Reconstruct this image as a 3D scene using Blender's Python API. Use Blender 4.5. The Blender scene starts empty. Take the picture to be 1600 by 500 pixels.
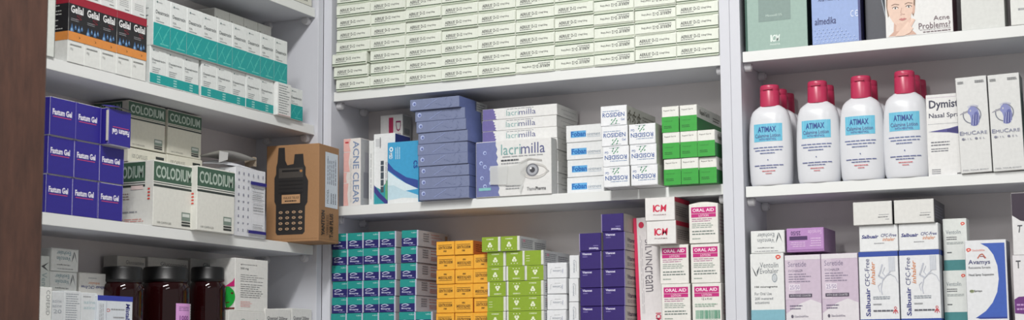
import bpy, bmesh, math, random
from mathutils import Vector, Matrix, Euler
random.seed(7)
PI = math.pi
SC = bpy.context.scene
COL = SC.collection

# ------------------------------------------------------------------ camera
CX, CY, CZ = 0.70192, -2.38639, -0.06982
YAW, PITCH, ROLL, FPX, PY0 = -0.436953, 0.108183, -0.0067055, 2288.78, 313.45
fw = Vector((math.sin(YAW)*math.cos(PITCH), math.cos(YAW)*math.cos(PITCH), math.sin(PITCH)))
r0 = Vector((math.cos(YAW), -math.sin(YAW), 0)); u0 = r0.cross(fw)
rt = r0*math.cos(ROLL) + u0*math.sin(ROLL); up = -r0*math.sin(ROLL) + u0*math.cos(ROLL)
CAMP = Vector((CX, CY, CZ))
cd = bpy.data.cameras.new('camera'); cam = bpy.data.objects.new('camera', cd); COL.objects.link(cam)
M = Matrix((rt, up, -fw)).transposed().to_4x4(); M.translation = CAMP; cam.matrix_world = M
cd.sensor_width = 36; cd.lens = 36*FPX/1600; cd.shift_y = (PY0-250)/1600; cd.clip_start = .05; cd.clip_end = 50
cd.dof.use_dof = True; cd.dof.focus_distance = 2.52; cd.dof.aperture_fstop = 11
SC.camera = cam
SC.view_settings.view_transform = 'Standard'; SC.view_settings.look = 'None'; SC.view_settings.gamma = 1
SC.view_settings.use_curve_mapping = False; SC.view_settings.exposure = 0

XL = -0.8158      # front plane of the left unit
def ray(px, py): return fw + rt*((px-800)/FPX) - up*((py-PY0)/FPX)
def hit(unit, dep, px, py):
    d = ray(px, py)
    if unit == 'M': P = CAMP + d*((dep-CY)/d.y); return P.x, P.z
    P = CAMP + d*((XL-dep-CX)/d.x); return P.y, P.z
def hu(unit, dep, px, py): return hit(unit, dep, px, py)[0]
def hz(unit, dep, px, py): return hit(unit, dep, px, py)[1]

# ------------------------------------------------------------------ materials
def lin(c):
    c = c/255.0
    return c/12.92 if c <= .04045 else ((c+.055)/1.055)**2.4
MC = {}
def mat(rgb, rough=.5, key=None, **kw):
    k = key or ('c', tuple(rgb), rough, tuple(sorted(kw.items())))
    if k in MC: return MC[k]
    m = bpy.data.materials.new('%s_%d_%d_%d' % ((key or 'print',)+tuple(rgb))); m.use_nodes = True
    nt = m.node_tree; b = nt.nodes['Principled BSDF']
    col = tuple(lin(v) for v in rgb)
    b.inputs['Roughness'].default_value = rough
    # faint mottling of the print / board
    n = nt.nodes.new('ShaderNodeTexNoise'); n.inputs['Scale'].default_value = kw.get('ns', 160); n.inputs['Detail'].default_value = 3
    tc = nt.nodes.new('ShaderNodeTexCoord'); nt.links.new(tc.outputs['Object'], n.inputs['Vector'])
    mx = nt.nodes.new('ShaderNodeMix'); mx.data_type = 'RGBA'
    a = kw.get('amp', .10)
    mx.inputs[6].default_value = tuple(v*(1-a) for v in col)+(1,); mx.inputs[7].default_value = tuple(min(1, v*(1+a)) for v in col)+(1,)
    nt.links.new(n.outputs['Fac'], mx.inputs[0]); nt.links.new(mx.outputs[2], b.inputs['Base Color'])
    for kk, vv in kw.items():
        if kk in b.inputs: b.inputs[kk].default_value = vv
    MC[k] = m; return m
def wood_mat(name, a, b_, scale, rough):
    m = bpy.data.materials.new(name); m.use_nodes = True; nt = m.node_tree; b = nt.nodes['Principled BSDF']
    tc = nt.nodes.new('ShaderNodeTexCoord'); mp = nt.nodes.new('ShaderNodeMapping'); mp.inputs['Scale'].default_value = scale
    n = nt.nodes.new('ShaderNodeTexNoise'); n.inputs['Scale'].default_value = 9; n.inputs['Detail'].default_value = 8; n.inputs['Roughness'].default_value = .7
    cr = nt.nodes.new('ShaderNodeValToRGB'); cr.color_ramp.elements[0].position = .3; cr.color_ramp.elements[1].position = .72
    cr.color_ramp.elements[0].color = tuple(lin(v) for v in a)+(1,); cr.color_ramp.elements[1].color = tuple(lin(v) for v in b_)+(1,)
    nt.links.new(tc.outputs['Object'], mp.inputs[0]); nt.links.new(mp.outputs[0], n.inputs['Vector']); nt.links.new(n.outputs['Fac'], cr.inputs[0])
    nt.links.new(cr.outputs[0], b.inputs['Base Color']); b.inputs['Roughness'].default_value = rough
    return m
BACKM = mat((212, 207, 207), .5, 'white_backboard', ns=60, amp=.02)
BOARD = mat((206, 208, 215), .42, 'white_melamine', ns=60, amp=.02)
EDGE = mat((226, 228, 226), .4, 'white_edge_band', ns=40, amp=.02)
WALLM = mat((190, 190, 188), .8, 'wall_paint', ns=6, amp=.04)
FLOORM = mat((150, 146, 140), .4, 'floor_tile', ns=5, amp=.12)
CLEAR = mat((225, 225, 228), .25, 'clear_plastic', ns=40, amp=.02, Alpha=.75)
BROWN = wood_mat('dark_brown_veneer', (50, 32, 25), (77, 50, 39), (9, 9, 1.6), .45)

# ------------------------------------------------------------------ glyph cache
GC = {}
def glyphs(s, bold=0., shear=0.):
    k = (s, bold, shear)
    if k in GC: return GC[k]
    cu = bpy.data.curves.new('t', 'FONT'); cu.body = s; cu.size = 1; cu.resolution_u = 2; cu.offset = bold*.55; cu.shear = shear
    o = bpy.data.objects.new('t', cu); me = bpy.data.meshes.new_from_object(o)
    vs = [(v.co.x, v.co.y) for v in me.vertices]; fs = [tuple(p.vertices) for p in me.polygons]
    bpy.data.objects.remove(o); bpy.data.meshes.remove(me); bpy.data.curves.remove(cu)
    x0 = min(v[0] for v in vs); x1 = max(v[0] for v in vs); y0 = min(v[1] for v in vs); y1 = max(v[1] for v in vs)
    vs = [((x-x0)/(x1-x0), (y-y0)/(y1-y0)) for x, y in vs]
    # windings so that faces look out of the page
    out = []
    for f in fs:
        a = 0
        for i in range(len(f)):
            p, q = vs[f[i]], vs[f[(i+1) % len(f)]]; a += p[0]*q[1]-q[0]*p[1]
        out.append(f if a > 0 else tuple(reversed(f)))
    GC[k] = (vs, out); return GC[k]

# ------------------------------------------------------------------ mesh with printed art
class Art:
    """a mesh under construction; print goes on named faces in 0..1 face coordinates"""
    def __init__(s):
        s.v = []; s.f = []; s.m = []; s.mats = []; s.maps = {}; s.lay = 0; s.sub = {}
    def mi(s, m):
        if not isinstance(m, bpy.types.Material): m = mat(m)
        if m not in s.mats: s.mats.append(m)
        return s.mats.index(m)
    def add(s, vs, fs, m):
        o = len(s.v); s.v += [tuple(v) for v in vs]; k = s.mi(m)
        for f in fs: s.f.append(tuple(i+o for i in f)); s.m.append(k)
    def bm(s, bm, m):
        bm.verts.index_update(); s.add([v.co[:] for v in bm.verts], [[v.index for v in f.verts] for f in bm.faces], m); bm.free()
    def box(s, x0, y0, z0, x1, y1, z1, m, bev=.0006, seg=1):
        bm = bmesh.new(); bmesh.ops.create_cube(bm, size=1)
        for v in bm.verts: v.co = Vector(((x0+x1)/2+v.co.x*(x1-x0), (y0+y1)/2+v.co.y*(y1-y0), (z0+z1)/2+v.co.z*(z1-z0)))
        if bev: bmesh.ops.bevel(bm, geom=bm.edges[:], offset=bev, segments=seg, affect='EDGES')
        s.bm(bm, m)
    def cyl(s, c, r, h, m, n=32, axis='z', r2=None, bev=0):
        bm = bmesh.new(); bmesh.ops.create_cone(bm, cap_ends=True, segments=n, radius1=r, radius2=r if r2 is None else r2, depth=h)
        if bev: bmesh.ops.bevel(bm, geom=[e for e in bm.edges if abs(e.verts[0].co.z-e.verts[1].co.z) < 1e-6], offset=bev, segments=2, affect='EDGES')
        for v in bm.verts:
            p = v.co.copy()
            if axis == 'y': p = Vector((p.x, -p.z, p.y))
            if axis == 'x': p = Vector((p.z, p.y, -p.x))
            v.co = p + Vector(c)
        s.bm(bm, m)
    def loft(s, rings, m, cap=True):
        n = len(rings[0]); vs = [p for r in rings for p in r]; fs = []
        for i in range(len(rings)-1):
            for j in range(n): fs.append((i*n+j, i*n+(j+1) % n, (i+1)*n+(j+1) % n, (i+1)*n+j))
        if cap: fs.append(tuple(reversed(range(n)))); fs.append(tuple((len(rings)-1)*n+j for j in range(n)))
        s.add(vs, fs, m)
    # ---- print
    def poly(s, face, pts, m, lay=None):
        if lay is None: s.lay += 1; lay = s.lay
        g = s.maps[face]; off = .00010+.00003*lay
        a = sum(pts[i][0]*pts[(i+1) % len(pts)][1]-pts[(i+1) % len(pts)][0]*pts[i][1] for i in range(len(pts)))
        if a < 0: pts = pts[::-1]
        s.add([g(x, y, off) for x, y in pts], [tuple(range(len(pts)))], m)
    def rect(s, face, x0, y0, x1, y1, m):
        nx, ny = s.sub.get(face, (1, 1)); s.lay += 1; lay = s.lay
        g = s.maps[face]; off = .00010+.00003*lay
        vs = [g(x0+(x1-x0)*i/nx, y0+(y1-y0)*j/ny, off) for j in range(ny+1) for i in range(nx+1)]
        fs = [(j*(nx+1)+i, j*(nx+1)+i+1, (j+1)*(nx+1)+i+1, (j+1)*(nx+1)+i) for j in range(ny) for i in range(nx)]
        s.add(vs, fs, m)
    def ell(s, face, cx, cy, rx, ry, m, n=20, a0=0, a1=2*PI, rot=0):
        c, sn = math.cos(rot), math.sin(rot)
        s.poly(face, [(cx+rx*math.cos(a0+(a1-a0)*i/n)*c-ry*math.sin(a0+(a1-a0)*i/n)*sn, cy+rx*math.cos(a0+(a1-a0)*i/n)*sn+ry*math.sin(a0+(a1-a0)*i/n)*c) for i in range(n)], m)
    def ring(s, face, cx, cy, rx, ry, t, m, n=24, a0=0, a1=2*PI):
        s.lay += 1; g = s.maps[face]; off = .0001+.00003*s.lay
        vs = []; 
        for i in range(n+1):
            a = a0+(a1-a0)*i/n
            vs.append(g(cx+rx*math.cos(a), cy+ry*math.sin(a), off)); vs.append(g(cx+rx*(1-t)*math.cos(a), cy+ry*(1-t)*math.sin(a), off))
        s.add(vs, [(2*i, 2*i+2, 2*i+3, 2*i+1) for i in range(n)], m)
    def line(s, face, pts, w, m, asp=1.):
        """polyline of width w (in y units), asp = face width / face height"""
        s.lay += 1; lay = s.lay
        for (x0, y0), (x1, y1) in zip(pts[:-1], pts[1:]):
            dx, dy = (x1-x0)*asp, y1-y0; L = math.hypot(dx, dy) or 1; nx, ny = -dy/L*w/2/asp, dx/L*w/2
            s.poly(face, [(x0+nx, y0+ny), (x0-nx, y0-ny), (x1-nx, y1-ny), (x1+nx, y1+ny)], m, lay)
    def text(s, face, t, x0, y0, x1, y1, m, rot=0, bold=0., shear=0.):
        s.lay += 1; g = s.maps[face]; off = .00010+.00003*s.lay
        vs, fs = glyphs(t, bold, shear); out = []
        for x, y in vs:
            if rot == 90: x, y = 1-y, x          # reads upwards
            elif rot == -90: x, y = y, 1-x       # reads downwards
            elif rot == 180: x, y = 1-x, 1-y
            out.append(g(x0+(x1-x0)*x, y0+(y1-y0)*y, off))
        s.add(out, fs, m)
    def lines(s, face, x0, y0, x1, y1, n, m, seed=1, fill=.45, ragged=.25, rot=False, words=True):
        """small print too fine to read: rows of word-length dashes"""
        R = random.Random(seed); s.lay += 1; g = s.maps[face]; off = .0001+.00003*s.lay; vs = []; fs = []
        for i in range(n):
            if rot:
                a0 = x0+(x1-x0)*(i+.5-fill/2)/n; a1 = x0+(x1-x0)*(i+.5+fill/2)/n; end = y1-(y1-y0)*R.random()*ragged; p = y0; tot = y1-y0
            else:
                b1 = y1-(y1-y0)*(i+.5-fill/2)/n; b0 = y1-(y1-y0)*(i+.5+fill/2)/n; end = x1-(x1-x0)*R.random()*ragged; p = x0; tot = x1-x0
            while p < end-1e-6:
                q = min(end, p+tot*((.08+.14*R.random()) if words else 2))
                c = [(a0, p), (a1, p), (a1, q), (a0, q)] if rot else [(p, b0), (q, b0), (q, b1), (p, b1)]
                k = len(vs); vs += [g(x, y, off) for x, y in c]; fs.append((k, k+1, k+2, k+3)); p = q+tot*.025
        s.add(vs, fs, m)
    def mesh(s, name, smooth=False):
        me = bpy.data.meshes.new(name); me.from_pydata(s.v, [], s.f)
        for m in s.mats: me.materials.append(m)
        me.polygons.foreach_set('material_index', s.m)
        if smooth: me.polygons.foreach_set('use_smooth', [True]*len(s.f)); 
        me.update(); 
        if smooth:
            try: me.set_sharp_from_angle(angle=.7)
            except Exception: pass
        return me

WH = (226, 228, 224); INK = (70, 72, 78); GREY = (150, 152, 155)
def carton(w, d, h, body=WH, front=None, side=None, plate=True, gap=0.):
    """a folding carton: bevelled body, glued seam, and a tucked end flap standing a hair proud of the front"""
    A = Art(); bmat = mat(body)
    A.box(-w/2, .0006+gap if plate else 0, 0, w/2, d, h, bmat, .0007)
    if plate:
        e = .0006; A.box(-w/2+e, 0, e, w/2-e, .0012+gap, h-.0012-gap, mat(front or body), .0003)
        A.box(-w/2+.004, .0002+gap*.5, h-.0012, w/2-.004-gap*5, .003, h-.0002, bmat, .0003)      # tuck lip
    def F(x, y, o): return (-w/2+x*w, -o, y*h)
    def R(x, y, o): return (w/2+o, x*d, y*h)
    def L(x, y, o): return (-w/2-o, (1-x)*d, y*h)
    def B(x, y, o): return (-w/2+x*w, (1-y)*d, -o)
    A.maps = dict(F=F, R=R, L=L, B=B); A.w, A.d, A.h = w, d, h
    if front and not plate: A.rect('F', 0.008, 0.008, .992, .992, front)
    if side: A.rect('R', .01, .01, .99, .99, side); A.rect('L', .01, .01, .99, .99, side)
    return A

# ------------------------------------------------------------------ objects
def tagp(o, label=None, cat=None, group=None, kind=None):
    if label: o['label'] = label
    if cat: o['category'] = cat
    if group: o['group'] = group
    if kind: o['kind'] = kind
    return o
def link(name, data, parent=None):
    o = bpy.data.objects.new(name, data); COL.objects.link(o)
    if parent: o.parent = parent
    return o
def put(name, me, unit, dep, u, z, label, group=None, cat='medicine box', yaw=0., roll=0., inv=False, h=0.):
    """stand a thing on z with the middle of its front at u along the unit's front plane"""
    o = link(name, me); tagp(o, label, cat, group)
    if unit == 'M': loc = Vector((u, dep, z)); base = 0.
    else: loc = Vector((XL-dep, u, z)); base = PI/2
    if inv: loc.z += h; o.rotation_euler = (0, PI+roll, base+yaw)
    else: o.rotation_euler = (0, roll, base+yaw)
    o.location = loc
    return o
ORD = ['zeroth', 'first', 'second', 'third', 'fourth', 'fifth', 'sixth', 'seventh', 'eighth', 'ninth', 'tenth', 'eleventh', 'twelfth']
def J(a): return random.uniform(-a, a)

# ================================================================== THE ROOM
def struct(name, A):
    o = link(name, A.mesh(name)); o['kind'] = 'structure'; return o
def slab(name, a, b, m):
    A = Art(); A.box(*a, *b, m, 0); return struct(name, A)
FZ, TZ = -1.5, 1.4
slab('floor', (-1.4, -3.4, FZ-.05), (2.6, .32, FZ), FLOORM)
slab('wall_back', (-1.4, .22, FZ), (2.6, .32, TZ), WALLM)
slab('wall_left', (-1.4, -3.4, FZ), (-1.1, .22, TZ), WALLM)
slab('ceiling', (-1.4, -3.4, TZ), (2.6, .32, TZ+.06), WALLM)

# ------------------------------------------------------------------ shelving
T = .018; REC = .007; D = .142
SM = {'top': .448, 'mid': .225, 'low': -.0105}
SR = {'top': .4493, 'mid': .218, 'low': -.016}
SL = {'over': .6114, 'top': .3811, 'mid': .1496, 'low': -.024}
ZB, ZT = FZ+.002, .86
def support_mesh():
    A = Art(); A.cyl((0, 0, -.006), .0075, .012, CLEAR, 20, 'y', bev=.001); A.box(-.006, -.006, -.002, .006, .006, 0, CLEAR, .0005)
    A.cyl((0, 0, -.0062), .0035, .014, mat((200, 200, 205), .3), 12, 'y'); return A.mesh('shelf_support', True)
SUP = support_mesh()
def unit(name, origin, rotz, W, boards, label, dark_end=False):
    root = link(name, None); root.location = origin; root.rotation_euler = (0, 0, rotz); tagp(root, label, 'shelving unit', None)
    def part(n, a, b, m, bev=.0005):
        A = Art(); A.box(*a, *b, m, bev); return link(n, A.mesh(n), root)
    part('side_panel', (0, 0, ZB), (T, D+.016, ZT), BOARD); part('side_panel', (W-T, 0, ZB), (W, D+.016, ZT), BOARD)
    part('back_panel', (T, D, ZB), (W-T, D+.012, ZT), BACKM, 0)
    for zt in boards:
        A = Art(); A.box(T+.0015, REC+.0012, zt-T, W-T-.0015, D-.0005, zt, BOARD, .0003); A.box(T+.0015, REC, zt-T, W-T-.0015, REC+.0012, zt, EDGE, .0003)
        link('shelf', A.mesh('shelf'), root)
        for x, sx in ((T, 1), (W-T, -1)):
            for y in (.024, D-.03):
                s = link('shelf_support', SUP, root); s.location = (x+sx*.0065, y, zt-T-.0004); s.rotation_euler = (0, 0, PI/2)
    return root
unit('shelving_unit', (-.7975-T, 0, 0), 0, .7975+T, [SM['top'], SM['mid'], SM['low'], -.36, -.8, -1.40, .72],
     'white open shelving unit in the middle, between the corner and the narrow double post')
unit('shelving_unit', (.0003, 0, 0), 0, .86, [SR['top'], SR['mid'], SR['low'], -.36, -.8, -1.40, .72],
     'white open shelving unit on the right holding the lotion bottles')
WL = 1.0
ul = unit('shelving_unit', (XL, -WL-.0005, 0), PI/2, WL, [SL['over'], SL['top'], SL['mid'], SL['low'], -.36, -.8, -1.40, .80],
     'white open shelving unit on the left wall, receding to the corner')

# dark wood panel beside the camera's left edge
A = Art(); P = CAMP + ray(75, 60)*1.75; P2 = CAMP+ray(64, 400)*1.75
A.box(-.03, -.5, ZB, 0, 0, ZT, BROWN, .002)
o = link('wood_panel', A.mesh('wood_panel')); o.location = (P.x, P.y, 0); o.rotation_euler = (0, 0, math.radians(-20))
tagp(o, 'dark brown wood-grained panel standing upright at the left edge', 'wood panel')

# ================================================================== MIDDLE UNIT, TOP SHELF: the wall of thin white cartons
def stack_w(unit, dep, xl, yl, xr, yr): return hu(unit, dep, xr, yr)-hu(unit, dep, xl, yl)
AW, AP = .0766, .0769; AH, AHP = .0240, .0243
def thin_white():
    A = carton(AW, .125, AH, (224, 229, 217), plate=True, gap=.0012); g = (70, 90, 62); k = (62, 64, 64)
    A.rect('F', .01, .10, .99, .185, g)
    A.rect('F', .05, .015, .97, .045, (176, 196, 160))
    A.text('F', 'AERIUS', .11, .42, .37, .66, k, bold=.035); A.text('F', '®', .37, .56, .39, .66, k)
    A.text('F', 'D-12', .42, .42, .56, .67, k, bold=.03)
    A.text('F', '2.5mg/120mg', .59, .45, .83, .61, k, bold=.02)
    A.lines('F', .11, .29, .42, .37, 1, (120, 122, 120), 3, .7, 0)
    A.rect('R', .02, .085, .98, .155, g)
    return A.mesh('medicine_carton')
me = thin_white()
INV = {(5, 0), (6, 0), (6, 1), (7, 0), (7, 1), (7, 2), (7, 3), (7, 4), (7, 5), (8, 2), (8, 3), (8, 4)}
for c in range(10):
    n = [8, 8, 8, 7, 7, 7, 6, 6, 6, 5][c]
    for r in range(n):
        u = -.7892+AP*(c+.5); dy = J(.0022)
        if c == 0 and r in (0, 1, 2): u += (.0, -.004, -.006)[r]; dy = (-.001, -.003, -.006)[r]
        elif c == 0: u += .0004
        inv = (c, r) in INV
        put('medicine_carton', me, 'M', .004+dy, u, SM['top']+AHP*r+.0001,
            'white %sgreen-lined carton, upper middle shelf, %s column from left, %s from bottom' % ('upside-down ' if inv else '', ORD[c+1], ORD[r+1]),
            'thin white green-lined cartons on the upper middle shelf', inv=inv, h=AH)

# ================================================================== MIDDLE UNIT, MIDDLE SHELF
ZM = SM["mid"]+.0003
def quad(unit, dep, xl, yb, xr, yt, base):
    a = hu(unit, dep, xl, yb); b = hu(unit, dep, xr, yb); t = hz(unit, dep, xl, yt)
    return (a+b)/2, b-a, t-base
# acne box with sideways lettering
u, w, h = quad('M', .012, 536.4, 322, 563, 217.4, ZM)
A = carton(w, .055, h, (222, 218, 214), plate=False, side=(176, 178, 180))
for i, (y0, y1, x) in enumerate(((0, .34, .30), (.34, .5, .2), (.5, .8, .38), (.8, 1, .42))): A.poly('F', [(.01, y0+.005), (x, y0+.005), (x*.8, (y0+y1)/2), (x, y1-.005), (.01, y1-.005)], (226, 176, 170))
A.text('F', 'ACNE CLEAR', .56, .03, .92, .96, (128, 146, 176), rot=-90, bold=.03); A.lines('F', .38, .05, .5, .7, 2, (190, 190, 190), 4, .4, 0, rot=True)
A.rect('F', .10, .93, .3, .955, (190, 60, 70)); A.rect('R', .2, .12, .8, .5, (140, 142, 150)); A.rect('R', .3, .5, .7, .8, (160, 160, 168))
put('cream_carton', A.mesh('cream_carton'), 'M', .012, u, ZM, 'slim pink-edged white carton with large sideways grey lettering, far left middle shelf')
# thin plain white
u, w, h = quad('M', .03, 576, 321, 583, 220, ZM)
A = carton(w, .06, h, (222, 224, 222), plate=False); A.lines('F', .3, .1, .7, .8, 1, GREY, 2, .3, 0, rot=True)
put('cream_carton', A.mesh('cream_carton'), 'M', .03, u, ZM, 'very slim plain white carton edge right of the pink-edged carton')
# white/teal wave box
u, w, h = quad('M', .034, 583.5, 320, 617, 210, ZM)
A = carton(w, .06, h, (226, 228, 228), plate=False, side=(60, 66, 130))
A.poly('F', [(.01, .01), (.99, .01), (.99, .42), (.7, .36), (.35, .22), (.01, .28)], (50, 150, 160))
A.poly('F', [(.55, .02), (.99, .02), (.99, .5), (.75, .42), (.55, .3)], (96, 176, 120))
A.poly('F', [(.01, .2), (.2, .12), (.55, .02), (.8, .02), (.35, .16), (.01, .3)], (60, 60, 130))
A.rect('F', .1, .82, .36, .93, (200, 202, 204)); A.rect('F', .3, .80, .33, .95, INK)
A.lines('F', .32, .18, .5, .62, 1, (70, 80, 90), 5, .8, .0, rot=True); A.lines('F', .55, .2, .7, .6, 2, GREY, 5, .4, 0, rot=True)
put('cream_carton', A.mesh('cream_carton'), 'M', .034, u, ZM, 'white carton with teal and violet wave at its foot, beside the light blue carton')
# tall carton behind with magenta bar
u, w, h = quad('M', .098, 594, 318, 629, 181, ZM)
A = carton(w, .035, h, (226, 224, 222), plate=False, side=(190, 190, 186))
A.rect('F', .38, .45, .58, .97, (178, 38, 84)); A.text('F', 'Disprin', .62, .42, .92, .93, (150, 60, 100), rot=-90, bold=.0)
A.rect('F', .66, .25, .98, .64, (60, 62, 130)); A.lines('R', .2, .3, .8, .9, 4, GREY, 6, .4, 0)
put('tablet_carton', A.mesh('tablet_carton'), 'M', .098, u, ZM, 'white carton with magenta bar, standing behind the light blue carton')
# light blue carton with white swoosh
u, w, h = quad('M', .02, 605.5, 320, 654, 223, ZM)
A = carton(w, .05, h, (70, 160, 205), plate=False, side=(60, 120, 170))
A.rect('F', .01, .01, .99, .99, (64, 158, 204))
A.poly('F', [(.01, .55), (.35, .42), (.65, .3), (.99, .22), (.99, .36), (.6, .42), (.2, .56), (.01, .68)], (52, 76, 150))
A.poly('F', [(.01, .02), (.99, .02), (.99, .12), (.6, .2), (.2, .3), (.01, .3)], (190, 216, 226))
A.poly('F', [(.01, .3), (.2, .3), (.55, .2), (.99, .22), (.6, .32), (.3, .42), (.01, .54)], (214, 230, 236))
A.poly('F', [(.01, .008), (.99, .008), (.99, .07), (.5, .09), (.01, .06)], (226, 228, 226))
A.ell('F', .12, .885, .06, .04, (230, 236, 240)); A.ell('F', .12, .885, .03, .02, (64, 158, 204)); A.text('F', 'MSD', .05, .73, .16, .83, (230, 236, 240), rot=-90, bold=.03)
A.lines('F', .24, .72, .42, .92, 3, (200, 224, 236), 5, .35, .1, rot=True); A.text('F', 'cs', .84, .55, .97, .68, (40, 70, 150), rot=-90, bold=.02)
put('tablet_carton', A.mesh('tablet_carton'), 'M', .02, u, ZM, 'light blue carton with white swoosh and small white logo, left of the lilac stack')

# lilac-blue stack
LB = (120, 129, 160)
def drops(A, f, pts, s, asp):
    for x, y in pts:
        A.ell(f, x, y, s/asp, s, (176, 188, 226), 12); A.ell(f, x+s*.15/asp, y-s*.15, s*.6/asp, s*.6, (100, 112, 166), 12)
def lilac(w, h):
    A = carton(w, .115, h, LB, plate=False, side=(104, 113, 144))
    asp = w/h
    drops(A, 'F', [(.09, .6)], .2, asp)
    R = random.Random(3)
    for i in range(14):
        x = .15+.8*R.random(); y = .2+.6*R.random(); A.line('F', [(x, y), (x+.08*R.uniform(-1, 1), y+.3*R.uniform(-1, 1))], .03, (92, 102, 140) if i % 2 else (136, 147, 182), asp)
    A.line('F', [(.3, .2), (.55, .85)], .04, (156, 168, 212), asp)
    A.rect('R', .0, .01, .55, .99, (104, 118, 170)); A.rect('R', .6, .02, .995, .98, (196, 198, 196))
    A.lines('R', .62, .2, .95, .85, 3, (130, 132, 134), 9, .4, .2); return A.mesh('tablet_carton')
ws = hu('M', 0, 734, 300)-hu('M', 0, 655, 300); zs = [314, 296.8, 279.3, 261, 243.5, 224.4, 207, 190.5, 174.5, 156.5]
xs = [655, 655, 655, 654, 652, 653, 651, 649, 643]; dz = (hz('M', -.006, 650, 156.5)-ZM)/9
lm = lilac(ws*.985, dz-.0004)
for i in range(9):
    put('tablet_carton', lm, 'M', -.008+(0, .001, 0, -.002, .002, .001, -.001, 0, -.006)[i], hu('M', -.006, xs[i], 160+16*(9-i))+ws/2, ZM+dz*i,
        'flat lilac-blue carton, %s from bottom of the lilac stack' % ORD[i+1], 'stack of flat lilac-blue cartons on the middle shelf', yaw=(0, .01, 0, -.008, .015, -.01, 0, .01, -.01)[i])

# flat white drop-cartons with lilac ends
PUR = (112, 104, 160); TEALT = (128, 170, 168); LCT = (96, 100, 140)
def jag(A, f, x, y0, y1, col, n=5, amp=.02):
    pts = [(.005, y0), (x, y0)]
    for i in range(1, n*2): pts.append((x-(amp*(i % 2))-.035*i/(2*n), y0+(y1-y0)*i/(2*n)))
    pts += [(x-.05, y1), (.005, y1)]; A.poly(f, pts, col)
def lacri(w, h):
    A = carton(w, .10, h, (224, 224, 222), plate=False, side=(206, 206, 202))
    jag(A, 'F', .2, .02, .98, PUR, 4)
    A.text('F', 'lacri', .325, .26, .49, .76, TEALT, bold=.0); A.text('F', 'milla', .495, .26, .72, .76, LCT, bold=.0)
    A.lines('F', .33, .82, .7, .9, 1, GREY, 4, .7, .1)
    A.lines('R', .2, .6, .9, .66, 1, GREY, 4, .7, .1); A.lines('R', .3, .25, .8, .3, 1, GREY, 5, .7, .1); return A.mesh('eye_drop_carton')
wl = hu('M', .025, 870.8, 300)-hu('M', .025, 753, 300); zt = hz('M', .03, 870.8, 161); hl = (zt-ZM)/8
lacm = lacri(wl*.995, hl-.0004); ul_ = hu('M', .03, 753, 180)+wl/2
for i in range(8):
    put('eye_drop_carton', lacm, 'M', .032+J(.001), ul_+J(.0008), ZM+hl*i, 'flat white carton with lilac end, %s from bottom of its stack behind the eye carton' % ORD[i+1],
        'stack of flat white cartons with lilac ends')
# standing front carton with the eye
u, w, h = quad('M', .004, 744, 311, 862, 223, ZM)
A = carton(w, .024, h, (222, 222, 220), plate=False, side=(196, 196, 192)); asp = w/h
jag(A, 'F', .32, .01, .99, (112, 120, 168), 7, .02); drops(A, 'F', [(.12, .8), (.07, .62), (.12, .55), (.2, .5), (.08, .35), (.2, .25), (.12, .2)], .035, asp)
A.rect('F', .04, .12, .2, .17, (130, 190, 190))
A.text('F', 'lacri', .34, .74, .60, .93, TEALT); A.text('F', 'milla', .605, .74, .92, .93, LCT); A.lines('F', .36, .69, .9, .72, 1, GREY, 6, .5, 0)
A.lines('F', .34, .62, .58, .66, 1, INK, 3, .7, .1); A.lines('F', .34, .57, .6, .6, 1, GREY, 4, .7, .1)
A.ell('F', .78, .42, .17, .14, (200, 198, 194), 24); A.ell('F', .80, .415, .13, .085, (222, 221, 218), 24)
A.line('F', [(.6, .40), (.68, .5), (.78, .54), (.9, .48), (.97, .40)], .011, (158, 156, 154), asp); A.line('F', [(.62, .38), (.72, .33), (.85, .33), (.97, .40)], .007, (178, 176, 174), asp)
A.line('F', [(.6, .58), (.72, .64), (.88, .60)], .03, (176, 174, 170), asp)
A.ell('F', .755, .44, .085, .115, (116, 118, 124), 24); A.ell('F', .755, .44, .065, .09, (168, 170, 176), 24); A.ell('F', .755, .44, .035, .05, (70, 70, 76), 20); A.ell('F', .735, .47, .012, .018, (240, 240, 240), 10)
A.lines('F', .4, .11, .62, .2, 2, GREY, 8, .4, .1); A.text('F', 'Thame', .68, .08, .79, .14, (110, 112, 116)); A.text('F', 'Pharma', .795, .08, .93, .14, (50, 50, 56), bold=.02)
fr = put('eye_drop_carton', A.mesh('eye_drop_carton'), 'M', .004, u, ZM, 'upright white carton with a printed eye and torn tape, in front of the flat stack')
S = Art(); S.maps = {'F': lambda x, y, o_: (-w/2+x*w, -.0022-o_*.2-.002*math.sin(x*5)**2, y*h)}
TAPE = mat((214, 216, 214), .35, 'cloudy_tape', ns=60, amp=.05, Alpha=.72)
S.poly('F', [(.2, .22), (.42, .2), (.44, .56), (.2, .55)], TAPE); S.poly('F', [(.42, .2), (.62, .17), (.66, .3), (.70, .68), (.58, .58), (.44, .54)], mat((214, 216, 214), .35, 'thin_tape', ns=60, amp=.05, Alpha=.42))
S.poly('F', [(.60, .02), (.64, .19), (.60, .19), (.585, .1)], TAPE)
link('tape', S.mesh('tape'), fr)['label'] = 'torn strip of cloudy tape'

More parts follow.
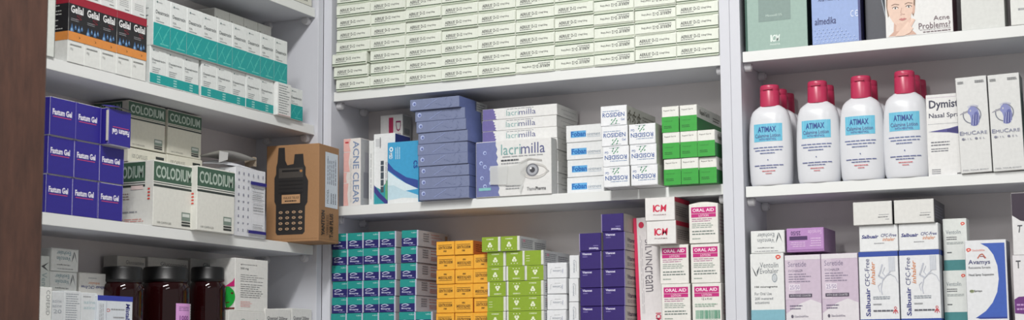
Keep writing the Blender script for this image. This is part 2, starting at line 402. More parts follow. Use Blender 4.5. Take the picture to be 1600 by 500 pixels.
# ointment cartons with blue logo
z4 = hz('M', .04, 886, 196.4); hf = (z4-ZM)/4; uf, wf, _ = quad('M', .04, 886, 305, 944, 282, ZM)
def foban(w, h):
    A = carton(w, .09, h, (226, 228, 228)); b = (40, 128, 196)
    A.rect('F', .13, .28, .545, .66, (96, 168, 218)); A.text('F', 'Foban', .14, .33, .54, .63, (24, 96, 170), bold=.06); A.text('F', 'ointment', .57, .34, .93, .52, (110, 130, 150))
    A.rect('F', .57, .27, .93, .29, (150, 170, 190)); A.lines('R', .1, .2, .9, .8, 3, GREY, 3, .3); return A.mesh('ointment_carton')
fm = foban(wf, hf-.0005)
for i in range(4):
    put('ointment_carton', fm, 'M', .04, uf+(0, .0008, 0, -.0008)[i], ZM+hf*i, 'white ointment carton with blue logo block, %s from bottom of its stack of four' % ORD[i+1], 'white ointment cartons with blue logo block')

# gel cartons with blue lettering and running figures
DR = -.034; wr = hu('M', DR, 983, 260)-hu('M', DR, 941.5, 260); hr = (hz('M', DR, 938, 166)-ZM)/4
def runner(A, f, x, y, s, asp, col):
    A.ell(f, x+.1*s/asp, y+.95*s, .1*s/asp, .1*s, col, 10)
    for pts in ([(0, .85), (-.05, .45)], [(0, .8), (.3, .6), (.45, .75)], [(0, .8), (-.3, .7), (-.4, .45)], [(-.05, .45), (.22, .3), (.12, 0)], [(-.05, .45), (-.25, .2), (-.5, .15)]):
        A.line(f, [(x+a*s/asp, y+b*s) for a, b in pts], .1*s, col, asp)
def rosiden(w, h):
    A = carton(w, .15, h, (226, 228, 230), side=(188, 190, 180)); g = (70, 150, 100)
    pass; A.lines('F', .08, .70, .75, .76, 1, (130, 150, 180), 2, .6, .05)
    A.text('F', 'Gel', .78, .24, .92, .36, (62, 98, 160), bold=.01); A.rect('F', .35, .06, .75, .09, (170, 176, 180))
    for i, (x, y) in enumerate(((.40, .07), (.45, .15), (.50, .23), (.55, .31), (.57, .09), (.41, .26), (.60, .20))):
        A.line('F', [(x, y), (x+.04, y+.06)], .045, g if i % 2 else (40, 130, 90), w/h)
    A.text('F', 'ROSIDEN', .08, .44, .92, .65, (52, 88, 152), bold=.012)
    ap = .15/h
    for i, x in enumerate((.09, .24, .40)): runner(A, 'R', x, .15, .62, ap, (86, 84, 66))
    A.lines('R', .52, .3, .95, .75, 3, (120, 120, 110), 4, .4, .1); A.lay = 0; A.lines('B', .1, .1, .9, .7, 8, (120, 122, 122), 4, .5, .1); return A.mesh('gel_carton')
rm = rosiden(wr-.0006, hr-.0006)
for c, x0 in ((0, 942), (1, 985)):
    for r in range(4 if c == 0 else 3):
        xl = [[943, 942, 940, 938], [986, 984, 982.5]][c][r]; inv = not (c == 0 and r >= 2)
        put('gel_carton', rm, 'M', DR+J(.0015), hu('M', DR, xl, 290-28*r)+wr/2, ZM+hr*r,
            'white gel carton with blue lettering%s, %s column of its stack, %s from bottom' % (' upside down' if inv else '', ('left', 'right')[c], ORD[r+1]),
            'white gel cartons with blue lettering and green specks', inv=inv, h=hr-.0006)
# white over green cartons
DG = -.018; wg = hu('M', DG, 1064.3, 260)-hu('M', DG, 1037.2, 260); hg = (hz('M', DG, 1035, 166.5)-ZM)/3
def green(w, h, dark=False):
    A = carton(w, .14, h, (224, 224, 218)); G = (52, 158, 58)
    A.rect('F', .0, .0, 1, .60, G); A.text('F', 'Repanil Gel N', .12, .80, .78, .87, (70, 70, 66), bold=.01)
    A.text('F', 'Cutaneous gel', .12, .40, .62, .46, (28, 96, 36)); A.lines('F', .12, .14, .66, .26, 2, (28, 96, 36), 2, .5, .2)
    A.rect('R', 0, 0, 1, .52, (40, 120, 62)); A.text('R', 'Repanil Gel N', .12, .62, .5, .86, (90, 92, 84), bold=.02); A.lines('R', .65, .6, .95, .8, 2, (110, 110, 104), 3, .5)
    A.lay = 0; A.rect('B', .0, .0, 1, 1, (40, 120, 50)); return A.mesh('gel_carton')
gm = green(wg-.0006, hg-.0006)
for r, xsr in enumerate(((1037.2, 1064.5, 1091.5), (1035.6, 1063, 1090.3), (1034, 1062))):
    for c, xl in enumerate(xsr):
        put('gel_carton', gm, 'M', DG+J(.001)+(.0, .0, .004)[c]*(r != 1), min(hu('M', DG, xl, 290-40*r), -T-.001-wg)+wg/2, ZM+hg*r,
            'half white half green carton, %s row of its stack, %s from left' % (('bottom', 'middle', 'top')[r], ORD[c+1]), 'half white half green gel cartons')

# ================================================================== MIDDLE UNIT, LOWER SHELF
Z3 = SM['low']+.0002
def edges(unit, dep, xs, y): return [hu(unit, dep, x, y) for x in xs]
# teal and navy cartons
DT = .004; pT = (hu('M', DT, 593.2, 430)-hu('M', DT, 519, 430))/3; hT = (hz('M', DT, 545, 364)-Z3)/6
def tealnavy(w, h):
    A = carton(w, .125, h, (196, 198, 210), side=(184, 182, 184))
    A.rect('F', .0, .52, .94, 1, (30, 142, 136)); A.rect('F', .0, .0, .94, .52, (31, 29, 98)); A.rect('F', .94, 0, 1, 1, (190, 192, 214))
    A.text('F', '4 ml/8 ml', .60, .80, .90, .89, (190, 222, 222), bold=.02); wt = (196, 200, 226)
    A.line('F', [(.12, .4), (.2, .46), (.34, .5), (.5, .46), (.56, .4)], .045, wt, w/h); A.line('F', [(.14, .36), (.26, .33), (.44, .37), (.6, .44)], .03, wt, w/h)
    A.text('F', 'Bioxyrap', .12, .14, .70, .27, wt, bold=.05); A.lines('F', .46, .05, .84, .10, 1, (150, 150, 200), 4, .6, 0)
    for i, y in enumerate((.78, .6, .4, .3, .2)): A.lines('R', .42, y, .80, y+.05, 1, (190, 120, 112), i, .8, .4)
    A.rect('R', .86, .12, .94, .85, (160, 128, 100))
    A.lines('R', .16, .3, .34, .88, 4, (120, 120, 124), 8, .4, .1); return A.mesh('ampoule_carton')
tm = tealnavy(pT-.0006, hT-.0006)
for r in range(6):
    cols = [519, 543.8, 568.6, 593.4] + ([[622.6, 648.6], [623.2], [623.8], [625], [626], [627]][r])
    for c, x in enumerate(cols):
        if c < 4: u = hu('M', DT, 519, 430)+pT*(c+.5)+((r*37+c*11) % 5-2)*.0004 - (.001 if r in (0,) else 0)
        else: u = hu('M', DT, x+1, 480-24*r)+pT/2
        u = max(u, -.7975+pT/2+.0008)
        put('ampoule_carton', tm, 'M', DT+J(.001), u, Z3+hT*r, 'teal and navy carton, %s column from left, %s from bottom of its block' % (ORD[c+1], ORD[r+1]),
            'block of teal and navy cartons on the lower middle shelf')
# orange-yellow cartons
DO = .006; pO = (hu('M', DO, 739.5, 450)-hu('M', DO, 681.8, 450))/2; hO = (hz('M', DO, 682, 377.4)-Z3)/6
def orange(w, h):
    A = carton(w, .12, h, (236, 172, 56), side=(196, 110, 50)); k = (104, 74, 32)
    A.rect('F', .12, .72, .86, .755, k); A.text('F', 'GENTRODERM', .12, .44, .87, .66, k, bold=.05); A.text('F', 'cream', .40, .24, .58, .36, k, bold=.05); A.lines('R', .1, .2, .9, .8, 4, (120, 60, 30), 3, .4)
    return A.mesh('cream_carton')
om = orange(pO-.0005, hO-.0006)
OI = {(1, 4), (0, 3), (1, 3), (2, 2), (1, 1)}
for r in range(6):
    for c in range(2 if r == 5 else 3):
        inv = (c, r) in OI
        put('cream_carton', om, 'M', DO+J(.0015), hu('M', DO, 681.8, 450)+pO*(c+.5)+((r*7+c*3) % 5-2)*.00025, Z3+hO*r,
            'yellow-orange carton%s, %s column of its block, %s from bottom' % (' upside down' if inv else '', ORD[c+1], ORD[r+1]), 'block of yellow-orange cartons', inv=inv, h=hO-.0006)
# green clover cartons
DC = -.012; pC = (hu('M', DC, 820, 450)-hu('M', DC, 761.6, 450))/2; hC = (hz('M', DC, 762, 370.4)-Z3)/6
def clover(w, h, kind):
    A = carton(w, .12, h, (214, 216, 206), front=(214, 216, 206), side=(196, 198, 200)); G = (136, 164, 44)
    A.rect('F', .0, .0, .88, 1, G); wt = (224, 230, 200); asp = w/h
    if kind == 'logo':
        A.text('F', 'CORBIDES', .24, .80, .64, .88, wt, bold=.06)
        for dx, dy in ((-.06, 0), (.06, 0), (0, .15)): A.ell('F', .44+dx, .38+dy, .07, .1, wt, 14)
        A.ell('F', .44, .40, .03, .045, G, 10)
        for x in (.28, .44, .60): A.ell('F', x, .17, .03, .035, wt, 8)
    else: 
        for y in (.62, .45, .28): A.lines('F', .08, y, .3, y+.05, 1, wt, 2, .6, .1)
    A.lines('R', .06, .2, .5, .85, 5, (110, 112, 120), 4, .35, .1); A.lines('R', .55, .2, .95, .75, 4, (120, 120, 128), 5, .5, .1); A.rect('R', .12, .62, .2, .8, (200, 140, 160)); return A.mesh('cream_carton')
cm = {k: clover(pC-.0005, hC-.0006, k) for k in ('logo', 'plain')}
CI = {(1, 3), (2, 3), (0, 2), (1, 2), (1, 1), (1, 0)}; CP = {(2, 4), (0, 1)}
for r in range(6):
    for c in range(2 if r == 5 else 3):
        u = hu('M', DC, 761.6, 450)+pC*(c+.5)+((r*5+c*3) % 5-2)*.0003 - (.0085 if r == 5 else 0)
        inv = (c, r) in CI; pl = (c, r) in CP
        put('cream_carton', cm['plain' if pl else 'logo'], 'M', DC+J(.001)-(.003 if r == 5 else 0), u, Z3+hC*r,
            'lime green %scarton%s, %s column of its block, %s from bottom' % ('logo-less ' if pl else 'clover-logo ', ' upside down' if inv else '', ORD[c+1], ORD[r+1]), 'block of lime green cartons', inv=inv, h=hC-.0006)
# white cartons between the green and the purple
DW = .0; wW = hu('M', DW, 884, 450)-hu('M', DW, 854, 450); hW = (hz('M', DW, 854, 410.4)-Z3)/4
A = carton(wW, .11, hW-.0006, (222, 224, 226)); A.text('F', 'Cutivate', .3, .38, .78, .52, (110, 120, 136), rot=180, bold=.01); A.line('F', [(.18, .3), (.2, .6), (.26, .6)], .02, GREY, wW/hW); A.line('F', [(.8, .3), (.82, .6)], .02, (60, 80, 140), wW/hW)
A.lines('F', .4, .66, .8, .7, 1, GREY, 2, .6); wm = A.mesh('cream_carton')
for r in range(4):
    put('cream_carton', wm, 'M', DW+J(.002), hu('M', DW, 854.5+r*.3*0, 480-24*r)+wW/2, Z3+hW*r, 'small white carton lying flat between green and purple blocks, %s from bottom' % ORD[r+1], 'small white cartons lying flat beside the lime green block', yaw=(0, .03, -.02, .04)[r])
DV = .006; wV = hu('M', DV, 904.5, 450)-hu('M', DV, 889.5, 450); hV = (hz('M', DV, 889, 398.6)-Z3)/3
A = carton(wV, .05, hV-.0006, (222, 224, 226), plate=False); A.text('F', 'Cutivate', .42, .25, .62, .8, (110, 120, 136), rot=-90, bold=.01); A.lines('F', .66, .3, .76, .75, 1, GREY, 3, .4, 0, rot=True); vm = A.mesh('cream_carton')
for r in range(3):
    put('cream_carton', vm, 'M', DV+J(.002), hu('M', DV, 889.2, 480-34*r)+wV/2, Z3+hV*r, 'small white carton standing on end against the purple block, %s from bottom' % ORD[r+1], 'small white cartons on end beside the purple block')
# purple cartons
DP = -.016; pP = hu('M', DP, 976, 450)-hu('M', DP, 941, 450); hP = (hz('M', DP, 906, 364.5)-Z3)/5
def purple(w, h):
    A = carton(w, .10, h, (46, 27, 104), side=(196, 194, 186)); wt = (210, 206, 232)
    A.text('F', 'Vitamnet', .12, .80, .56, .93, wt, bold=.05); A.lines('F', .14, .68, .36, .73, 1, (150, 140, 196), 3, .6, 0)
    A.rect('F', .975, 0, 1, 1, (160, 150, 190)); A.text('R', 'Vitamnet', .1, .45, .6, .7, (60, 56, 80), bold=.05); A.lines('R', .1, .15, .9, .35, 3, (90, 88, 96), 3, .4); return A.mesh('tablet_carton')
pm = purple(pP-.0005, hP-.0005)
for c in range(2):
    for r in range(5+c):
        xl = (906, 941.5)[c]+(0, -.4, -.6, -.3, -.8, -4)[r]; inv = r == 4+c
        if c == 0: u = hu('M', DP, 906-.3*r, 480-29*r)+pP/2
        else: u = hu('M', DP, 942, 480-29*r)+pP/2-(.003 if r == 5 else 0)
        put('tablet_carton', pm, 'M', DP+J(.001), u, Z3+hP*r, 'deep purple carton%s, %s column of its block, %s from bottom' % (' upside down on top' if inv else '', ('left', 'right')[c], ORD[r+1]),
            'block of deep purple cartons', inv=inv, h=hP-.0005)
# tall cream carton with a pink spine
DSV = .030; ua = hu('M', DSV, 994.5, 500); ub = hu('M', DSV, 1045, 500); w = ub-ua-.004; h = hz('M', DSV, 989, 341)-Z3
A = carton(w, .05, h, (218, 214, 214), plate=False, side=(200, 190, 190)); asp = w/h
A.rect('F', .0, .0, .11, 1, (206, 44, 86)); A.rect('L', 0, 0, 1, 1, (200, 40, 80)); A.text('F', 'SILVIN', .36, .55, .58, .79, (104, 100, 108), rot=-90); A.text('F', 'cream', .32, .30, .58, .54, (104, 100, 108), rot=-90)
A.ell('F', .26, .93, .09, .03, (196, 40, 76)); A.text('F', 'ICM', .62, .02, .80, .10, (196, 40, 76), rot=-90, bold=.05); A.lines('F', .18, .1, .28, .85, 2, (176, 172, 176), 4, .3, .1, rot=True)
put('cream_carton', A.mesh('cream_carton'), 'M', DSV, (ua+ub)/2, Z3+w/2*.028, 'tall white cream carton with crimson spine, leaning beside the purple block', roll=-.028)
# lotion cartons
PK = (190, 34, 120)
DA = -.012; wA = hu('M', DA, 1127, 470)-hu('M', DA, 1081.5, 470); hA = (hz('M', DA, 1078, 381)-Z3)/2
def oral(w, h, back=False, top=False):
    A = carton(w, .055, h, (224, 222, 216), plate=False, side=(176, 172, 166)); tg = (146, 160, 150)
    A.rect('F', .08, .76, .93, .92, PK); A.text('F', 'ORAL AID', .13, .80, .87, .885, (246, 226, 236), bold=.03)
    A.rect('F', .08, .66, .93, .75, PK); A.text('F', 'LOTION', .34, .675, .68, .735, (240, 200, 222), bold=.02)
    if back:
        A.text('F', '12 x 4 ml', .34, .58, .68, .635, (80, 84, 84), bold=.01); R = random.Random(5); x = .12
        while x < .94:
            b = .008+.018*R.random(); A.rect('F', x, .1, x+b, .32, (60, 150, 116)); x += b+.008+.012*R.random()
        A.lines('F', .12, .03, .94, .08, 1, (90, 170, 140), 3, .6); A.lines('F', .1, .4, .92, .5, 2, (150, 180, 160), 4, .4)
    else:
        A.lines('F', .1, .54, .92, .64, 2, (176, 120, 150), 5, .4); A.lines('F', .1, .38, .92, .52, 3, tg, 6, .4); A.lines('F', .1, .2, .9, .34, 2, (110, 124, 118), 7, .4); A.lines('F', .1, .1, .4, .14, 1, tg, 8, .6)
    A.lines('R', .15, .2, .85, .8, 7, (150, 120, 130), 4, .4)
    if top: # domed lid flap
        n = 12; f = [(-w/2+w*i/n, .002, h+.0035*math.sin(PI*i/n)) for i in range(n+1)]; b = [(x, .05, z) for x, y, z in f]
        A.add(f+b+[(-w/2, .002, h-.001), (w/2, .002, h-.001)], [(i+1, i, n+1+i, n+2+i) for i in range(n)]+[tuple([2*n+2]+[2*n+3]+list(range(n, -1, -1)))], mat((216, 214, 206)))
    return A
hA2 = hz('M', DA, 1075, 319)-Z3-2*hA
mo = oral(wA, hA-.0006).mesh('lotion_carton'); mb = oral(wA, hA-.0006, True).mesh('lotion_carton'); mt = oral(wA, hA2-.001, False, True).mesh('lotion_carton')
uB = hu('M', DA, 1081.5, 470)+wA/2
put('lotion_carton', mb, 'M', DA, uB, Z3, 'white and magenta lotion carton showing a green barcode, below the post-side stack', 'white and magenta lotion cartons')
put('lotion_carton', mo, 'M', DA, uB-.001, Z3+hA, 'white and magenta lotion carton, middle one of the post-side stack of three', 'white and magenta lotion cartons')
put('lotion_carton', mt, 'M', DA-.002, uB-.002, Z3+2*hA, 'white and magenta lotion carton with domed top, topmost beside the post', 'white and magenta lotion cartons')
uC = uB-wA-.0015
mo2 = mo
put('lotion_carton', mo, 'M', DA-.004, uC-.0005, Z3, 'white and magenta lotion carton, bottom of the stack left of the barcode one', 'white and magenta lotion cartons')
put('lotion_carton', mo, 'M', DA-.002, uC-.003, Z3+hA, 'white and magenta lotion carton directly under the two lying logo cartons', 'white and magenta lotion cartons')
hI = (hz('M', -.03, 1010, 309)-(Z3+2*hA))/2; wI = hu('M', -.03, 1055, 330)-hu('M', -.03, 1009, 330)
A = carton(wI, .085, hI-.0006, (222, 220, 218), side=(176, 166, 162)); CR = (196, 30, 70)
A.text('F', 'I', .27, .38, .32, .68, CR, bold=.09); A.ell('F', .42, .53, .105, .155, CR, 20); A.ell('F', .43, .53, .065, .10, (222, 220, 218), 16); A.poly('F', [(.44, .46), (.56, .46), (.56, .60), (.44, .60)], (222, 220, 218)); A.text('F', 'M', .52, .38, .73, .68, CR, bold=.03, shear=.12)
A.text('F', 'PHARMA', .28, .22, .72, .28, (150, 120, 126), bold=.01); A.rect('R', 0, .80, 1, 1, (186, 34, 66)); A.lines('R', .08, .2, .9, .66, 5, (110, 100, 104), 4, .4); im = A.mesh('lotion_carton')
for r in range(2):
    put('lotion_carton', im, 'M', -.03, hu('M', -.03, 1010-2*r, 360-32*r)+wI/2, Z3+2*hA+hI*r, '%s of two white cartons lying with red three-letter logo outward' % ('lower', 'upper')[r], 'lying cartons with red three-letter logo', yaw=(-.01, .02)[r])
# ================================================================== RIGHT UNIT, TOP SHELF
ZR = SR['top']+.0002
u, w, _ = quad('M', .010, 1165.5, 81, 1262.6, 20, ZR); h = .20
A = carton(w, .06, h, (150, 176, 166), plate=False, side=(30, 62, 56)); wt = (226, 236, 230); zf = lambda py, x=1200, d=.01: (hz('M', d, x, py)-ZR)/h
A.rect('F', .0, 0, .035, 1, (40, 84, 70)); A.rect('F', .22, .245, .74, .62, (126, 148, 142)); y = zf(5)
A.text('F', 'SCALP LOTION', .31, .46, .64, .49, wt, bold=.03); A.text('F', 'Minoxidil 5%', .34, .285, .60, .305, (190, 208, 200))
A.text('F', 'I', .405, .065, .43, .125, wt, bold=.08); A.text('F', 'CM', .43, .065, .56, .125, wt, bold=.05, shear=.25); A.text('F', 'PHARMA', .40, .035, .56, .05, wt)
put('lotion_carton', A.mesh('lotion_carton'), 'M', .010, u, ZR, 'pale green carton with white logo, standing at left end of the top right shelf')
u, w, _ = quad('M', .008, 1269.5, 70, 1346, 20, ZR)
A = carton(w, .05, h, (146, 168, 214), plate=False, side=(38, 38, 84)); nv = (44, 52, 104); sp = (176, 194, 228)
A.rect('F', .955, 0, 1, 1, (60, 66, 120)); A.poly('F', [(.28, .45), (.54, .45), (.42, .62)], (214, 222, 236)); A.ell('F', .41, .47, .10, .03, (220, 226, 238))
A.text('F', 'Care for Hemorrhoids and', .08, .405, .88, .44, nv, shear=.2, bold=.01); A.text('F', 'Anal Fissure Symptoms', .14, .355, .84, .39, nv, shear=.2, bold=.01)
A.text('F', 'almedika', .06, .165, .50, .225, nv, shear=.15, bold=.02); A.ring('F', .84, .235, .04, .028, .3, (214, 222, 240), 16, PI*.3, PI*1.7); A.ring('F', .93, .235, .04, .028, .3, (214, 222, 240), 16, PI*.3, PI*1.7); A.rect('F', .9, .231, .94, .239, (214, 222, 240))
R = random.Random(2)
for j in range(5):
    for i in range(11-j): A.ell('F', .06+i*.085+.04*(j % 2), .02+j*.026, .014*(1.2-.15*j), .006, sp, 8)
put('cream_carton', A.mesh('cream_carton'), 'M', .008, u, ZR, 'lavender blue carton with white dots and navy italic lettering, second on the top right shelf')
# dark grey glossy carton
u, w, _ = quad('M', .03, 1353, 62, 1387, 20, ZR)
A = carton(w, .05, h, (74, 76, 84), plate=False); A.poly('F', [(.40, 1), (.99, 1), (.99, .16), (.75, .38), (.55, .7)], (24, 42, 54)); A.line('F', [(.4, 1), (.55, .7), (.75, .38), (.99, .16)], .008, (150, 160, 170), w/h)
put('cream_carton', A.mesh('cream_carton'), 'M', .03, u, ZR, 'dark grey carton between the lavender carton and the one with a face')
# carton with a woman's face
DF = .008; u, w, _ = quad('M', DF, 1384.5, 59, 1490, 20, ZR)
A = carton(w, .05, h, (226, 226, 224), plate=False, side=(96, 56, 68))
fx = lambda px: (hu('M', DF, px, 40)-(u-w/2))/w
def fz(py, px=1415): return (hz('M', DF, px, py)-ZR)/h
P_ = lambda pts: [(fx(a), fz(b, a)) for a, b in pts]
SK = (226, 196, 178); SK2 = (206, 168, 150); HR = (134, 108, 88); LP = (190, 120, 116)
A.poly('F', P_([(1388, 28), (1385.5, 10), (1386, -12), (1396, -26), (1412, -29), (1426, -22), (1432, -6), (1431, 12), (1428, 26), (1420, 10), (1398, 10)]), HR)
A.poly('F', P_([(1394, 28), (1397, 36), (1396, 50), (1388, 57.5), (1432, 53.5), (1424, 46), (1423, 34), (1424, 22), (1408, 20)]), SK2)
A.poly('F', P_([(1388, 2), (1387.5, 14), (1390, 25), (1395, 34), (1402, 41), (1410, 41.5), (1417, 36), (1423, 27), (1428, 14), (1429, 0), (1425, -14), (1412, -21), (1397, -18), (1390, -8)]), SK)
A.poly('F', P_([(1428, 6), (1431, 10), (1430, 20), (1426, 22)]), SK2)
A.poly('F', P_([(1402, 36), (1410, 36.5), (1417, 32), (1422, 28), (1423, 46), (1400, 49), (1400, 44)]), (222, 190, 172))
for ex in (1400, 1421):
    A.ell('F', fx(ex), fz(13 if ex == 1400 else 10.5, ex), .032, .009, (240, 236, 232), 14); A.ell('F', fx(ex), fz(13 if ex == 1400 else 10.5, ex), .014, .0085, (84, 74, 70), 10)
    yb = 13 if ex == 1400 else 10.5
    A.line('F', P_([(ex-5, yb), (ex-2, yb-2), (ex+2, yb-2.2), (ex+5, yb-.5)]), .006, (96, 76, 66), w/h)
    A.line('F', P_([(ex-6, yb-4), (ex-1, yb-6.5), (ex+6, yb-5.5)]), .007, (140, 110, 92), w/h)
A.line('F', P_([(1410, 12), (1408, 20), (1411, 22.5), (1414, 22)]), .004, (196, 158, 142), w/h); A.ell('F', fx(1408.5), fz(22.6), .008, .003, (160, 120, 110), 8); A.ell('F', fx(1413.5), fz(22.2), .008, .003, (160, 120, 110), 8)
A.poly('F', P_([(1404.5, 30.5), (1409, 28.3), (1411, 29), (1413, 28), (1417.5, 29.2), (1412, 32), (1409, 32.3)]), LP)
for i, (a, b) in enumerate((((1429, 30), (1420, 45)), ((1426, 29), (1417, 44)), ((1423, 31), (1414, 45)), ((1420, 35), (1411, 47)))): A.line('F', P_([a, b]), .020, (236, 206, 188) if i % 2 else (224, 190, 172), w/h)
A.poly('F', P_([(1404, 50), (1412, 42), (1422, 40), (1427, 44), (1422, 51), (1412, 56), (1398, 57)]), (230, 200, 182))
tx = (112, 92, 100)
def trect(x0, y0, x1, y1): return fx(x0), fz(y1, (x0+x1)/2), fx(x1), fz(y0, (x0+x1)/2)
A.text('F', 'Acne', *trect(1459, 23.5, 1484, 30.5), tx); A.text('F', 'Problems?', *trect(1435.5, 34, 1485, 43.5), tx)
A.text('F', 'dermatological gel with a cleansing', *trect(1437, 44, 1485, 46), tx); A.lines('F', *trect(1442, 47, 1485, 49.5), 1, tx, 4, .5, 0)
put('cream_carton', A.mesh('cream_carton'), 'M', DF, u, ZR, "white acne carton printed with a woman's face and hand, maroon side")
u, w, _ = quad('M', .010, 1503, 50, 1571, 20, ZR)
A = carton(w, .05, h, (214, 216, 212), plate=False, side=(150, 152, 148))
put('cream_carton', A.mesh('cream_carton'), 'M', .010, u, ZR, 'plain glossy white carton right of the one with the face')
u, w, _ = quad('M', .006, 1580, 41, 1640, 20, ZR)
A = carton(w, .05, h, (224, 226, 222), plate=False); A.lines('F', .2, .11, .5, .14, 1, GREY, 2, .6, .1); A.lines('F', .2, .28, .7, .36, 3, GREY, 5, .4, .2)
put('cream_carton', A.mesh('cream_carton'), 'M', .006, u, ZR, 'white carton with small grey print at far right of top shelf')

# ================================================================== RIGHT UNIT, MIDDLE SHELF: lotion bottles
ZB2 = SR['mid']+.0002
def ibottle():
    wB = (hu('M', .015, 1235, 250)-hu('M', .015, 1167.5, 250)); hs = hz('M', .03, 1200, 167)-ZB2; hc = hz('M', .03, 1200, 135)-ZB2
    prof = [(0, .40), (.004, .43), (.012, .450), (.05, .478), (.25, .498), (.42, .50), (.60, .493), (.76, .474), (.86, .446), (.92, .408), (.955, .355), (.98, .29), (1., .235)]
    dp = .0445
    def dims(t):
        for (a, x), (b, y) in zip(prof[:-1], prof[1:]):
            if t <= b: k = (t-a)/(b-a) if b > a else 0; r = x+(y-x)*k; break
        else: r = prof[-1][1]
        hx = r*wB; hy = dp/2*min(1, (.55+.9*r)) if t < .86 else dp/2*min(1, .55+.9*r)*(1 - .45*((t-.86)/.14)**1.5)
        return hx, hy
    ex = 2.5
    def pt(hx, hy, a):
        c, s_ = math.cos(a), math.sin(a); return hx*math.copysign(abs(c)**(2/ex), c), hy*math.copysign(abs(s_)**(2/ex), s_)
    n = 40; rings = []
    ts = [0, .006, .015, .03, .06, .12, .2, .3, .42, .52, .62, .70, .76, .81, .86, .89, .92, .94, .96, .975, .99, 1.]
    for t in ts:
        hx, hy = dims(t); rings.append([(lambda q: (q[0], q[1]+dp/2, t*hs))(pt(hx, hy, 2*PI*i/n)) for i in range(n)])
    body = Art(); PL = mat((216, 218, 222), .28, 'bottle_plastic', ns=30, amp=.015)
    body.loft(rings, PL)
    def mp(x, y, o_):
        X = (x-.5)*wB; hx, hy = dims(y); k = min(.999, abs(X)/hx); Y = hy*(1-k**ex)**(1/ex); return (X, dp/2-Y-o_*2.2, y*hs)
    lab = Art(); lab.maps = {'F': mp}; lab.sub = {'F': (14, 8)}
    lab.rect('F', .18, .54, .83, .76, (104, 186, 214)); nb = (36, 66, 140)
    for i in range(5): lab.line('F', [(.2+.13*i, .54), (.23+.13*i, .76)], .004, (140, 206, 226), wB/hs)
    lab.text('F', 'ATIMAX', .28, .655, .70, .725, nb, bold=.04); lab.text('F', 'Calamine Lotion', .21, .59, .79, .635, (86, 70, 130), bold=.0); lab.text('F', 'WITH MENTHOL', .30, .553, .70, .58, (86, 80, 150))
    for i, (a, b) in enumerate(((.16, .84), (.20, .82), (.32, .66))): lab.lines('F', a, .455-.035*i, b, .475-.035*i, 1, (96, 110, 156), i, .55, 0)
    lab.ell('F', .5, .31, .012, .008, nb, 8)
    for i, (a, b) in enumerate(((.18, .84), (.30, .70))): lab.lines('F', a, .235-.03*i, b, .252-.03*i, 1, (80, 90, 144), i+5, .55, 0)
    for i, (a, b) in enumerate(((.36, .66), (.44, .58))): lab.lines('F', a, .165-.03*i, b, .182-.03*i, 1, (206, 100, 104), i+8, .55, 0)
    CAPM = mat((184, 50, 86), .32, 'cap_plastic', ns=40, amp=.03); rc = (hu('M', .03, 1214.5, 150)-hu('M', .03, 1184, 150))/2
    cap = Art(); rr = []
    for z, k in ((hs-.002, .985), (hs+.0005, 1.0), (hs+(hc-hs)*.70, .975), (hs+(hc-hs)*.715, .955), (hs+(hc-hs)*.73, .975), (hc-.003, .96), (hc-.001, .93), (hc, .86)):
        rr.append([(rc*k*math.cos(2*PI*i/n), dp/2+rc*.80*k*math.sin(2*PI*i/n), z) for i in range(n)])
    cap.loft(rr, CAPM); cap.box(-.008, dp/2-rc*.80-.0015, hs+(hc-hs)*.74, .008, dp/2-rc*.7, hs+(hc-hs)*.80, CAPM, .0006)
    # loose shrink film round neck and cap
    FILM = mat((236, 236, 240), .12, 'shrink_film', ns=30, amp=.01, Alpha=.12)
    fl = Art(); R = random.Random(4); fr_ = []
    for t, kx in ((.80, 1.0), (.9, 1.0), (1.0, 1.0), (1.12, .9), (1.24, .62)):
        hx, hy = dims(min(t, .84)); z = t*hs
        q = []
        for i in range(n):
            x, y = pt(hx*kx*(1+.02*R.uniform(-1, 1)), hy*1.03, 2*PI*i/n); q.append((x*1.015, y+dp/2, z))
        fr_.append(q)
    fl.loft(fr_, FILM, cap=False)
    return body.mesh('bottle_body', True), lab.mesh('bottle_label'), cap.mesh('bottle_cap', True), wB, hs, dp
BB, BL, BC, wB, hsB, dpB = ibottle()
cols = [(1167.5, 1235.5, 288.5, 3), (1242.5, 1311, 286, 2), (1310.5, 1380.5, 283, 2), (1378.5, 1453, 279, 3)]
dgap = dpB+.0008
for c, (a, b, y, n) in enumerate(cols):
    u = (hu('M', .012, a, 220)+hu('M', .012, b, 220))/2 - (0, 0, 0, .001)[c]
    for k in range(n):
        where = ('front', 'second', 'third')[k]
        o = link('lotion_bottle', None); o.location = (u+(0, .0015, .003)[k], .0035+dgap*k, ZB2); o.rotation_euler = (0, 0, (.0, .02, -.02)[k]*(1 if c % 2 else -1)*.4)
        if c in (2, 3): o.scale = (1, 1, (1, 1, 1.012, 1.025)[c])
        tagp(o, 'white lotion bottle with crimson cap, %s column from left, %s in its row' % (ORD[c+1], 'front one' if k == 0 else where+' back'), 'bottle', 'white lotion bottles with crimson caps')
        link('bottle_body', BB, o); link('bottle_label', BL, o); link('bottle_cap', BC, o)
